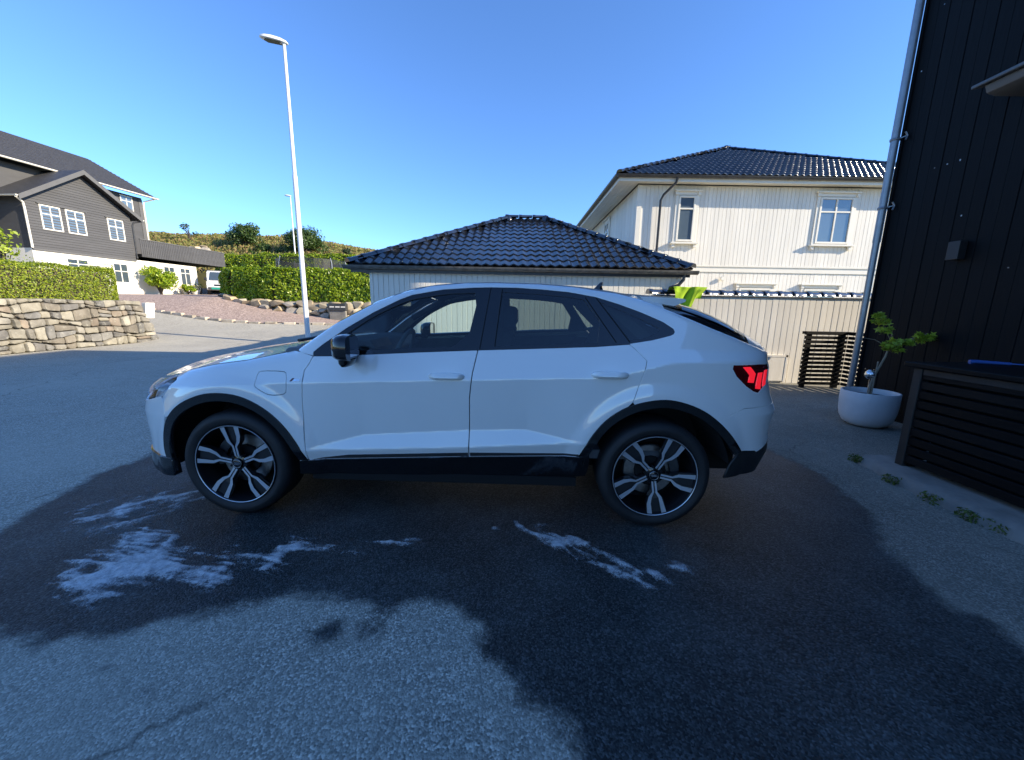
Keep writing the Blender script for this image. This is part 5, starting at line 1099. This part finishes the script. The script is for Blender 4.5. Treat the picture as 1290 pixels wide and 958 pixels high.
# ---- wheels
def wheel_meshes():
    D = {}
    ty = MB(); w = .127; ro = .352; ri = .262
    ty.lathe([(ri, -w+.022),(ri+.012, -w+.008),(ri+.040, -w-.002),(ro-.040, -w-.001),(ro-.016, -w+.010),(ro-.004, -w+.030),(ro, -w+.05),(ro, w-.05),(ro-.006, w-.02),(ro-.04, w),(ri, w-.02)], 72, axis='y'); D['tyre'] = ty.mesh('tyre', smooth=45)
    tr_ = MB()
    rm = MB(); rm.lathe([(ri+.006, -w+.010),(ri+.004, -w+.004),(ri-.004, -w+.006),(ri-.010, -w+.016),(ri-.016, -w+.05),(ri-.022, w-.05),(ri-.03, w-.03)], 72, axis='y'); D['rim'] = rm.mesh('rim', smooth=45)
    lp = MB(); lp.lathe([(ri+.0025, -w+.006),(ri, -w+.0015),(ri-.0035, -w+.004)], 72, axis='y'); D['rim_lip'] = lp.mesh('rim_lip', smooth=60)
    ds = MB(); ds.lathe([(.05,-.005),(.165,-.005),(.170,.0),(.170,.02),(.05,.02)], 40, axis='y'); D['disc'] = ds.mesh('brake_disc', smooth=40)
    bk = MB(); bk.lathe([(.0, w-.04),(.24, w-.04)], 32, axis='y'); bk.lathe([(.0,.03),(.10,.03),(.10,-.03),(.0,-.03)], 20, axis='y'); D['back'] = bk.mesh('hub_carrier')
    cp = MB(); cp.lathe([(0,-.108),(.024,-.108),(.030,-.104),(.032,-.09),(.05,-.085),(.06,-.06)], 32, axis='y'); D['cap'] = cp.mesh('hub_cap', smooth=40)
    cr = MB(); cr.lathe([(.0265,-.1085),(.028,-.1092),(.0295,-.1080)], 32, axis='y')
    for k in range(4):
        y_ = -.1085; cx_ = (k-1.5)*.0085; cr.tube([(cx_+.006*math.cos(a), y_, .006*math.sin(a)) for a in np.linspace(0, 2*math.pi, 13)], .001, 4, False)
    D['ring'] = cr.mesh('cap_ring', smooth=40)
    # one blade: local frame, spoke axis = +z.  face polygon (x,z); depth y(r)
    def blade(cl, mb_face, mb_side):
        """cl: list of (x, z, half width)"""
        L = []; Rr = []
        for i, (x, z, hw) in enumerate(cl):
            a = np.array(cl[max(i-1, 0)][:2]); b = np.array(cl[min(i+1, len(cl)-1)][:2]); d = (b-a)/np.linalg.norm(b-a); nn = np.array([-d[1], d[0]])
            r = math.hypot(x, z); y = IP(r, [.04,.10,.18,.25], [-.092,-.098,-.108,-.117])
            L.append((x+nn[0]*hw, y, z+nn[1]*hw)); Rr.append((x-nn[0]*hw, y, z-nn[1]*hw))
        n = len(cl); mb_face.add(L+Rr, [(i, i+1, n+i+1, n+i) for i in range(n-1)])
        Lb = [(x*1.02-(.006 if False else 0), y+.045, z) for x, y, z in L]; Rb = [(x, y+.045, z) for x, y, z in Rr]
        L2 = [(x, y+.001, z) for x, y, z in L]; R2 = [(x, y+.001, z) for x, y, z in Rr]
        mb_side.add(L2+Lb, [(i, i+1, n+i+1, n+i) for i in range(n-1)]); mb_side.add(R2+Rb, [(i, n+i, n+i+1, i+1) for i in range(n-1)])
    face, sid = MB(), MB()
    # counter-clockwise arm straight, clockwise arm dog-legs outwards; pocket between them
    blade([(-.0092,.045,.0060),(-.0100,.118,.0062),(-.0290,.152,.0100),(-.0460,.2575,.0155)], face, sid)
    blade([(.0092,.045,.0060),(.0100,.114,.0062),(.0320,.146,.0100),(.0445,.185,.0125),(.0460,.2575,.0155)], face, sid)
    pocket = MB(); pocket.add([(-.017,-.080,.04),(.017,-.080,.04),(.020,-.086,.125),(.052,-.094,.158),(.066,-.100,.25),(-.066,-.100,.25),(-.050,-.094,.162),(-.020,-.086,.125)], [(0,1,2,7),(7,2,3,6),(6,3,4,5)])
    D['face'] = face.mesh('spoke', fix=False); D['side'] = sid.mesh('spoke_flank', fix=False); D['pocket'] = pocket.mesh('spoke_web')
    ca_ = MB(); ca_.lathe([(.125,-.035),(.185,-.035),(.185,.03),(.125,.03)], 10, axis='y', a0=R(-32), a1=R(32)); D['caliper'] = ca_.mesh('brake_caliper', bevel=.006)
    bt = MB()
    for k in range(5):
        a = R(36+72*k); bt.tube([(.052*math.sin(a), -.095, .052*math.cos(a)), (.052*math.sin(a), -.06, .052*math.cos(a))], .008, 6)
    D['bolts'] = bt.mesh('wheel_bolts'); return D
D = wheel_meshes()
for x_, ph, cal in ((HF, -4, 160), (HR, 28, 20)):
    for s_ in (-1, 1):
        wroot = bpy.data.objects.new('wheel', D['tyre'].copy() if False else D['tyre']); COL.objects.link(wroot); wroot.parent = car
        if not D['tyre'].materials: D['tyre'].materials.append(M['rubber'])
        wroot.location = (x_, (.785)*s_, WZ); wroot.rotation_euler = (0, 0, 0 if s_ < 0 else math.pi)
        def wp(nm, me, mat, ry=0.0):
            o = link_mesh(nm, me, mat, wroot, False); o.rotation_euler = (0, ry, 0); return o
        wp('rim', D['rim'], M['alloy_dark']); wp('rim_lip', D['rim_lip'], M['alloy']); wp('brake_disc', D['disc'], M['steel']); wp('hub_carrier', D['back'], M['dark_void'])
        wp('hub_cap', D['cap'], M['gloss_black']); wp('cap_ring', D['ring'], M['steel']); wp('brake_caliper', D['caliper'], M['steel'] if x_ > 0 else M['gutter'], -R(cal)); wp('wheel_bolts', D['bolts'], M['alloy_dark'], R(ph))
        for k in range(5):
            a = R(ph+72*k)
            wp('spoke', D['face'], M['alloy'], a); wp('spoke_flank', D['side'], M['alloy_dark'], a); wp('spoke_web', D['pocket'], M['gunmetal'], a)
# ---- cabin
mb = MB(); mb.box(-.9, 1.5, -.80, .80, .42, .48); mb.build('cabin_floor', M['cabin'], car, world=False)
mb = MB(); mb.prism([(-1.02,-.80,.80),(-1.02,-.80,1.105),(-.80,-.80,1.118),(-.66,-.80,1.10),(-.58,-.80,1.03),(-.60,-.80,.80)], (0, 1.60, 0)); mb.build('dashboard', M['cabin'], car, bevel=.02, world=False, smooth=50)
mb = MB(); mb.prism([(-.72,-.52,1.09),(-.66,-.52,1.145),(-.58,-.52,1.14),(-.545,-.52,1.08)], (0, .36, 0)); mb.build('instrument_hood', M['cabin'], car, bevel=.012, world=False)
mb = MB(); c_ = Vector((-.40, -.36, 1.035)); ax = Vector((-.42, 0, .0)); uq = Vector((.38, 0, .925)).normalized()
mb.tube([c_+Vector((0, .182*math.cos(a), 0))+uq*(.182*math.sin(a)) for a in np.linspace(0, 2*math.pi, 33)], .016, 8, False)
for a in (0, math.pi, -math.pi/2): mb.tube([c_, c_+Vector((0, .175*math.cos(a), 0))+uq*(.175*math.sin(a))], .014, 6)
mb.tube([c_, c_+Vector((-.2, 0, -.06))], .03, 8); mb.build('steering_wheel', M['cabin'], car, smooth=True, world=False)
def seat(x, y, wd, name='seat'):
    mb = MB(); mb.prism([(x-.50, y-wd/2, .62),(x-.46, y-wd/2, .76),(x-.05, y-wd/2, .72),(x+.15, y-wd/2, 1.235),(x+.26, y-wd/2, 1.22),(x+.14, y-wd/2, .62)], (0, wd, 0)); s = mb.build(name, M['seat'], car, bevel=.045, seg=3, smooth=60, world=False)
    for hy in ([y] if wd < .7 else [y-wd*.36, y+wd*.36]):
        mb = MB(); mb.prism([(x+.155, hy-.125, 1.235),(x+.165, hy-.125, 1.375),(x+.20, hy-.125, 1.40),(x+.26, hy-.125, 1.38),(x+.265, hy-.125, 1.24)], (0, .25, 0)); mb.build('headrest', M['seat'], s, bevel=.03, seg=3, smooth=60, world=False)
for y in (-.37, .37): seat(.18, y, .50)
seat(1.02, 0, 1.30, 'rear_seat')
mb = MB(); mb.box(1.30, 1.95, -.72, .72, 1.06, 1.085); mb.build('parcel_shelf', M['cabin'], car, world=False)
for s_ in (-1, 1):
    mb = MB(); mb.tube([(-.60, .62*s_, 1.27), (-.28, .545*s_, 1.44)], .03, 6); mb.tube([(.27, .66*s_, 1.07), (.30, .55*s_, 1.46)], [.075, .06], 8); mb.tube([(1.02, .60*s_, 1.43), (1.34, .68*s_, 1.16)], [.05, .07], 6); mb.build('inner_pillar', M['cabin'], car, world=False)
    mb = MB(); p = [(-.82, 1.04), (1.05, 1.12), (.84, .86), (.84, .5), (-.82, .45)]; mb.add([(x, (.80)*s_, z) for x, z in p], [(0,1,2,3,4)]); mb.build('door_card', M['cabin'], car, world=False)
mb = MB(); tt = np.linspace(-.33, 1.25, 20); hv = []
for w in (0.03, .2, .5, .999):
    p = top(tt, np.full(20, w)); p[:, 2] -= .03; hv.append(p)
G = hv+[h*np.array([1, -1, 1]) for h in hv[::-1][1:]]; mb.add(np.concatenate(G), [(j*20+i, j*20+i+1, (j+1)*20+i+1, (j+1)*20+i) for j in range(len(G)-1) for i in range(19)]); mb.build('headliner', M['cabin'], car, world=False)
mb = MB(); mb.obox((-.50, -.12, 1.37), (.03, 0, .0), (0, .24, 0), (.01, 0, .07)); mb.build('inside_mirror', M['gloss_black'], car, world=False, bevel=.01)
# ------------------------------------------------------------------ street lamps
def street_lamp(label, loc, hgt, s=1.0, az=0.0, col=None):
    x, y, z = loc; root = thing('street_lamp', label, 'street lamp', loc, 0, 'street lamps')
    mb = MB(); mb.tube([(x, y, z-.2), (x, y, z+hgt*.58)], [.072*s, .062*s], 14); mb.tube([(x, y, z+hgt*.58-.02), (x, y, z+hgt*.59), (x, y, z+hgt*.60), (x, y, z+hgt)], [.066*s, .064*s, .05*s, .040*s], 14); po = mb.build('post', M['lamp_paint'], root, smooth=35)
    n = 14; P = []; d = Vector((math.cos(az), math.sin(az), 0)); q = Vector((-d.y, d.x, 0)); o = Vector((x, y, z+hgt))
    for u, w, t, b in ((-.10,.03,.06,.0), (-.06,.07,.11,-.01), (.08,.11,.16,-.015), (.28,.13,.17,-.01), (.45,.115,.15,.0), (.56,.07,.11,.015), (.60,.02,.07,.03)):
        for k in range(n):
            a = 2*math.pi*k/n; c, e = math.cos(a), math.sin(a); zz = (t-.05)*max(e, 0)+b+.05*0+(.0 if e > 0 else -.02)*abs(e); P.append(o+d*(u*s)+q*(w*s*c)+ZU*(zz*s+.1*u*s))
    mb = MB(); mb.add(P, [(i*n+k, i*n+(k+1) % n, (i+1)*n+(k+1) % n, (i+1)*n+k) for i in range(6) for k in range(n)]+[tuple(range(n)), tuple(6*n+k for k in range(n-1, -1, -1))]); hd = mb.build('lamp_head', M['lamp_paint'], root, smooth=50)
    g_ = MB(); g_.add([o+d*(u*s)+q*(w*s)+ZU*((-.034+.1*u)*s) for u, w in ((.06,-.085), (.42,-.085), (.5,0), (.42,.085), (.06,.085))], [(0,1,2,3,4)]); g_.build('lamp_glass', M['winpane'], hd); return root
street_lamp('tall white street lamp standing behind the car bonnet', (-7.06, 13.2, 0), 9.15, 1.13, R(188))
street_lamp('distant thin street lamp on the hill beyond the trampoline', (-20.9, 38.0, 2.9), 8.4, 1.0, R(170))

# ------------------------------------------------------------------ planter with young maple
pl = thing('planter', 'round white stoneware planter against the black house', 'planter', (4.46, 4.66, 0))
mb = MB(); mb.lathe([(0,.015),(.12,.0),(.165,.008),(.225,.045),(.26,.11),(.278,.20),(.284,.31),(.285,.425),(.281,.436),(.270,.438),(.263,.43),(.259,.36),(.10,.34),(0,.34)], 48, (4.46, 4.66, 0)); mb.build('bowl', M['planter'], pl, smooth=45)
mb = MB(); mb.lathe([(0,.385),(.15,.38),(.262,.37)], 24, (4.46, 4.66, 0)); mb.build('soil', M['soil'], pl)
tr_ = thing('young_tree', 'thin young maple with bright green leaves in the white planter', 'tree', (4.52, 4.76, .42))
mb = MB(); mb.tube([(4.44,4.66,.36),(4.48,4.70,.50),(4.53,4.72,.62),(4.60,4.70,.86),(4.64,4.70,1.05),(4.62,4.70,1.18)], [.014,.014,.013,.011,.008,.005], 8); mb.tube([(4.47,4.66,.36),(4.52,4.70,.58),(4.555,4.73,.80)], [.011,.010,.008], 7)
br = [[(4.63,4.70,1.02),(4.80,4.66,1.08),(4.98,4.60,1.09)], [(4.64,4.70,1.05),(4.56,4.70,1.16),(4.50,4.70,1.25),(4.44,4.68,1.33)], [(4.62,4.70,.98),(4.45,4.72,1.07),(4.30,4.72,1.09)], [(4.60,4.70,.98),(4.64,4.60,1.02)], [(4.8,4.66,1.08),(4.93,4.58,1.16)]]
for b_ in br: mb.tube(b_, [.006, .0045, .003, .002][:len(b_)], 5)
mb.build('trunk', M['bark'], tr_, smooth=True)
cl = [((4.46,4.69,1.30),.085), ((4.53,4.69,1.19),.075), ((4.40,4.68,1.37),.05), ((4.60,4.66,1.03),.10), ((4.70,4.66,1.045),.09), ((4.55,4.66,.99),.07), ((4.78,4.64,1.05),.06), ((4.90,4.61,1.10),.07), ((5.0-.06,4.56,1.12),.055), ((4.87,4.60,1.14),.05), ((4.66,4.62,.96),.05)]
r = np.random.default_rng(4); P = []
for c, rad in cl:
    v = r.normal(0, 1, (34, 3)); v /= np.linalg.norm(v, axis=1, keepdims=True); P.append(np.array(c)+v*rad*r.uniform(.3, 1, (34, 1))*np.array([1, 1, .7]))
P = np.concatenate(P); V = []; F = []
for p in P:           # five-lobed maple leaves
    s = r.uniform(.028, .05); nrm = r.normal(0, .5, 3)+np.array([0, -.3, 1.0]); nrm /= np.linalg.norm(nrm); a = r.normal(0, 1, 3); a -= a@nrm*nrm; a /= np.linalg.norm(a); b_ = np.cross(nrm, a); i0 = len(V); V.append(p)
    for k in range(10): t = 2*math.pi*k/10; q = s*(1.0 if k % 2 == 0 else .45)*(1 if k != 5 else .5); V.append(p+(a*math.cos(t)+b_*math.sin(t))*q-nrm*s*.15*(k % 2 == 0))
    F += [(i0, i0+1+k, i0+1+(k+1) % 10) for k in range(10)]
link_mesh('crown', np_mesh('crown', V, np.array(F), M['maple']), None, tr_)
mb = MB(); mb.lathe([(0,-.062),(.03,-.055),(.052,-.033),(.062,0),(.052,.033),(.03,.055),(0,.062)], 20, (4.52, 4.76, .63)); mb.tube([(4.52,4.76,.58),(4.52,4.76,.36)], .006, 6)
so_ = mb.build('garden_ball', M['lens'] if False else pm('silver_glass_ball', (.75,.76,.75), .15, metal=.9, var=.1, vscale=20), None, smooth=50); tag(so_, 'small silvery glass ball on a stick in the planter', 'ornament')

# ------------------------------------------------------------------ black slatted bin store with concrete plinth
bs = thing('slatted_bin_store', 'black slatted timber box with flat lid at the right edge', 'storage box', (3.9, 2.0, .1))
M['frame_wood'] = pm('worn_black_frame', (.016, .015, .014), .6, var=.4, vscale=7, bumps=.2, bscale=40)
BX, BY1, BY0, BZ = 3.42, 3.20, .2, .10
mb = MB(); mb.box(BX+.12, 4.6, BY0, BY1-.12, BZ, .9); mb.build('inner_box', M['dark_void'], bs)
for y in (BY1-.075, 1.7, .25):
    q = MB(); q.box(BX+.028, BX+.09, y-.0, y+.07, BZ-.02, .935); q.build('post', M['black_wood_h'], bs, bevel=.004, seg=1)
zz = BZ+.02; k = 0
while zz < .88:
    q = MB(); q.box(BX, BX+.026, BY0, BY1-.03, zz, zz+.064); q.build('slat', M['black_wood_h'], bs, bevel=.004, seg=1)
    q = MB(); q.box(BX+.03, 4.9, BY1-.024, BY1, zz+.004, zz+.066); q.build('slat', M['black_wood_h'], bs, bevel=.004, seg=1); zz += .081
q = MB(); q.box(BX-.012, BX+.03, BY1-.055, BY1+.012, BZ-.03, .94); q.build('corner_post', M['gutter'] if False else M['frame_wood'], bs, bevel=.004, seg=1)
q = MB(); q.box(BX-.008, BX+.026, BY0, BY1-.06, .885, .938); q.build('top_rail', M['frame_wood'], bs, bevel=.004, seg=1)
q = MB(); q.box(BX-.06, 4.93, BY0, BY1+.06, .945, .985); q.build('lid', M['black_wood_h'], bs, bevel=.008)
q = MB(); q.tube([(3.80,3.16,1.000),(3.83,3.15,1.004),(4.02,3.06,1.0)], [.018,.016,.011], 10); q.tube([(4.02,3.06,1.0),(4.12,3.0,.998)], .006, 8)
tag(q.build('wash_brush', pm('blue_plastic', (.03,.09,.30), .35, var=.1), None, smooth=50), 'blue plastic brush lying on the black box lid', 'brush')
q = MB(); q.lathe([(0,.0),(.05,.0),(.055,.012),(.05,.024),(0,.026)], 20, (4.16, 3.0, .988)); tag(q.build('metal_lid', M['alloy'], None, smooth=40), 'small round metal lid on the black box beside the brush', 'lid')
mb = MB(); yy = np.linspace(-.5, 3.40, 24); P = []
for y in yy:
    x0 = 3.19+.02*math.sin(y*2.3)+(.06 if y > 3.2 else 0)
    P += [(x0-.03, y, -.02), (x0+.0, y, .055+.01*math.sin(y*5)), (x0+.05, y, .082), (4.9, y, .088)]
mb.add(P, [(i*4+k, i*4+k+1, (i+1)*4+k+1, (i+1)*4+k) for i in range(23) for k in range(3)]+[tuple(23*4+k for k in range(4))]); tag(mb.build('concrete_plinth', M['concrete'], None, smooth=60), 'rough concrete plinth under the black slatted box', 'plinth')
for i, (x, y, n_, s) in enumerate(((3.27,3.42,150,.032), (3.17,2.98,110,.032), (3.15,2.66,80,.030), (3.15,2.42,130,.030), (3.17,2.27,80,.028))):
    r = np.random.default_rng(100+i); P = np.stack([x+np.clip(r.normal(0, .03, n_), -.035, .035), y+np.clip(r.normal(0, .04, n_), -.055, .055), np.clip(np.abs(r.normal(.02, .035, n_)), 0, .055)], 1); Nn = r.normal(0, 1, (n_, 3)); Nn[:, 2] = abs(Nn[:, 2])
    o = link_mesh('weed', leaf_mesh('weed', P, Nn, s, M['weed'], .4, .4, i), None)
    tag(o, ['leafy weed tuft at the corner of the concrete plinth', 'upright weed tuft on the plinth edge nearest the box corner', 'tiny weed in the middle of the plinth edge', 'spreading weed on the near part of the plinth edge', 'small weed beside the spreading one at the plinth'][i], 'weed', 'weeds along the plinth')

# ------------------------------------------------------------------ slatted screen by the white wall
sc = thing('slatted_screen', 'small black slatted screen in front of the white board wall', 'screen', (5.9, 7.1, 0))
SZ = [.06+.0775*i for i in range(13)]
q = MB(); q.box(5.43, 5.50, 7.06, 7.12, 0, 1.03); q.build('post', M['black_wood_h'], sc, bevel=.004); q = MB(); q.box(6.02, 6.12, 7.06, 7.12, 0, 1.03); q.build('post', M['black_wood_h'], sc, bevel=.004); q = MB(); q.box(5.36, 6.2, 7.03, 7.13, 1.0, 1.05); q.build('top_rail', M['black_wood_h'], sc, bevel=.004)
q = MB(); q.box(6.14, 6.19, 6.35, 6.42, 0, 1.03); q.build('post', M['black_wood_h'], sc, bevel=.004); q = MB(); q.box(6.12, 6.20, 6.35, 7.03, 1.0, 1.05); q.build('top_rail', M['black_wood_h'], sc)
for z in SZ:
    q = MB(); q.box(5.36, 6.14, 7.035, 7.058, z, z+.054); q.build('slat', M['black_wood_h'], sc, bevel=.003, seg=1)
    q = MB(); q.box(6.145, 6.165, 6.36, 7.04, z, z+.054); q.build('slat', M['black_wood_h'], sc, bevel=.003, seg=1)
# ------------------------------------------------------------------ green microfibre cloth over the coping
nx, ny = 26, 30; V = []
for j in range(ny):
    for i in range(nx):
        u, v = i/(nx-1), j/(ny-1); s = v*.78-.16; x = 3.02+u*(.64-.22*max(0, s)*1.2)+.10*max(0, s)
        if s < 0: y = 7.58-s*.5; z = 1.83-(.05*(s/.16)**2)
        else: y = 7.425-.035*math.sin(u*9+s*5)*min(1, s*6)-.012*math.sin(u*21+s*9); z = 1.83-s*(.34+.50*math.sin(min(1, u*1.15+.08)*math.pi)**1.2)
        if s < 0: y = max(y, 7.45)
        V.append((x, y, z+.004*math.sin(u*11)))
mb = MB(); mb.add(V, [(j*nx+i, j*nx+i+1, (j+1)*nx+i+1, (j+1)*nx+i) for j in range(ny-1) for i in range(nx-1)])
tm_ = pm('lime_microfibre', (.33, .52, .015), .9, var=.12, vscale=8, bumps=.4, bscale=160)
tag(mb.build('drying_towel', tm_, None, smooth=180), 'lime green towel hung over the tiled coping behind the car', 'towel')
# ------------------------------------------------------------------ white box at the end of the stone wall, post box, trampoline, van, pots
ub_ = thing('utility_box', 'white utility box at the end of the dry stone wall', 'utility box', (-13.3, 14.1, 0))
q = MB(); q.obox((-13.32, 13.98, .80), (.06, .30, 0), (-.2, .05, 0), (.0, .10, .56)); q.build('cabinet', M['white_trim'], ub_, bevel=.02); q = MB(); q.box(-13.42, -13.36, 14.10, 14.16, -.05, .82); q.build('leg', M['gutter'], ub_)
pb = thing('post_boxes', 'dark post boxes on a pale stand in front of the boulder wall', 'mailbox', (-8.9, 19.6, .5))
q = MB(); q.box(-9.25, -8.45, 19.52, 19.7, .5, 1.12); q.build('stand', M['concrete'], pb); q = MB(); q.box(-9.28, -8.40, 19.46, 19.75, 1.12, 1.48); bx_ = q.build('box', M['gutter'], pb, bevel=.02)
for i in range(3): q = MB(); q.box(-9.20+i*.28, -8.98+i*.28, 19.450, 19.458, 1.27, 1.33); q.build('name_plate', M['white_trim'], bx_)
tp = thing('trampoline', 'round trampoline with dark safety net behind the laurel hedge', 'trampoline', (-15.8, 31.0, 2.1)); cx_, cy_, zb_, rt = -15.8, 31.0, 2.1, 2.45
m, nt, N, L, b = newmat('safety_net'); b.inputs['Base Color'].default_value = (.012, .012, .014, 1); b.inputs['Alpha'].default_value = .62; ck = tex(nt, 'Checker', 60); M['net'] = m
mb = MB(); n = 24; mb.add([(cx_+rt*math.cos(2*math.pi*i/n), cy_+rt*math.sin(2*math.pi*i/n), zb_+z) for z in (.85, 2.65) for i in range(n)], [(i, (i+1) % n, n+(i+1) % n, n+i) for i in range(n)]); mb.build('safety_net', m, tp)
for i in range(8):
    a = 2*math.pi*(i+.3)/8; x, y = cx_+(rt+.08)*math.cos(a), cy_+(rt+.08)*math.sin(a); mb = MB(); mb.tube([(x, y, zb_-.3), (x, y, zb_+2.3), (cx_+rt*.98*math.cos(a), cy_+rt*.98*math.sin(a), zb_+2.75)], .03, 6); mb.build('pole', M['zinc'], tp, smooth=True)
mb = MB(); mb.lathe([(0, .86), (rt, .86), (rt+.1, .8), (rt, .78)], 24, (cx_, cy_, zb_)); mb.build('jumping_mat', M['black_plastic'], tp)
# van parked by the basement, nose towards the road
vn = thing('parked_van', 'white van with green stripe parked beside the white basement', 'van', (-23.9, 32.2, 2.02), R(34))
def vprism(pr, y0, y1, nm, mat, par=vn, **k): q = MB(); q.prism([(y0, x, z) for x, z in pr], (y1-y0, 0, 0)); return q.build(nm, mat, par, world=False, **k)
vprism([(-2.2,.35),(-2.25,.55),(-2.22,.85),(-2.0,1.02),(-1.55,1.10),(-.95,1.80),(-.6,1.92),(2.3,1.92),(2.35,.4)], -.9, .9, 'body', M['paint'], bevel=.08, seg=3, smooth=50)
q = MB(); q.add([(-.74,-1.585,1.14),(.74,-1.585,1.14),(.66,-1.03,1.78),(-.66,-1.03,1.78)], [(0,1,2,3)]); q.build('windscreen', M['winpane'], vn, world=False)
q = MB(); q.box(-.80,.80,-2.285,-2.24,.36,.58); q.build('bumper', M['gutter'], vn, world=False, bevel=.02); q = MB(); q.box(-.42,.42,-2.262,-2.235,.66,.80); q.build('grille', M['black_plastic'], vn, world=False)
q = MB(); q.box(-.60,.60,-2.292,-2.286,.42,.56); q.build('green_stripe', pm('teal_stripe', (.0,.22,.16), .5, var=.05), vn, world=False)
for sx in (-1, 1):
    q = MB(); q.lathe([(.0,0),(.11,.0),(.12,.03)], 14, (sx*.66, -2.24, .80), 'y'); q.build('headlight', M['chrome'], vn, world=False)
    q = MB(); q.box(sx*.98-.08, sx*.98+.08, -1.35, -1.25, 1.12, 1.34); q.build('mirror', M['black_plastic'], vn, world=False, bevel=.02)
    for yy_ in (-1.45, 1.5):
        q = MB(); q.tube([(sx*.72, yy_, .32), (sx*.92, yy_, .32)], .32, 20); q.build('wheel', M['rubber'], vn, world=False, smooth=40)
pc_ = [pm('terracotta_pot', (.30,.14,.08), .8), pm('white_pot', (.6,.6,.58), .6), pm('dark_pot', (.05,.05,.05), .7)]
for i, (x, y, rr_, hh, mt, fl, lab) in enumerate(((-25.0,29.9,.26,.4,1,(.75,.6,.05),'white flower pot with yellow flowers by the basement'), (-24.6,30.3,.3,.32,1,(.7,.66,.6),'broad white pot of pale flowers by the basement'), (-25.0,31.0,.28,.5,2,(.07,.12,.03),'dark pot with green plant under the basement windows'))):
    t = thing('flower_pot', lab, 'flower pot', (x, y, float(H(x, y))+.03), 0, 'flower pots by the basement'); z = t.location.z
    q = MB(); q.lathe([(0,0),(rr_*.7,0),(rr_,hh),(rr_*.92,hh),(rr_*.85,hh*.85),(0,hh*.85)], 16, (x, y, z)); q.build('pot', pc_[mt], t, smooth=40)
    r = np.random.default_rng(200+i); P = np.stack([x+r.normal(0, rr_*.6, 140), y+r.normal(0, rr_*.6, 140), z+hh+np.abs(r.normal(.08, .14, 140))], 1)
    link_mesh('flowers', leaf_mesh('flowers', P, r.normal(0, 1, (140, 3)), .11, leafmat('pot_flowers', [fl, (.08,.14,.03), fl]), .7, .4, i), None, t)
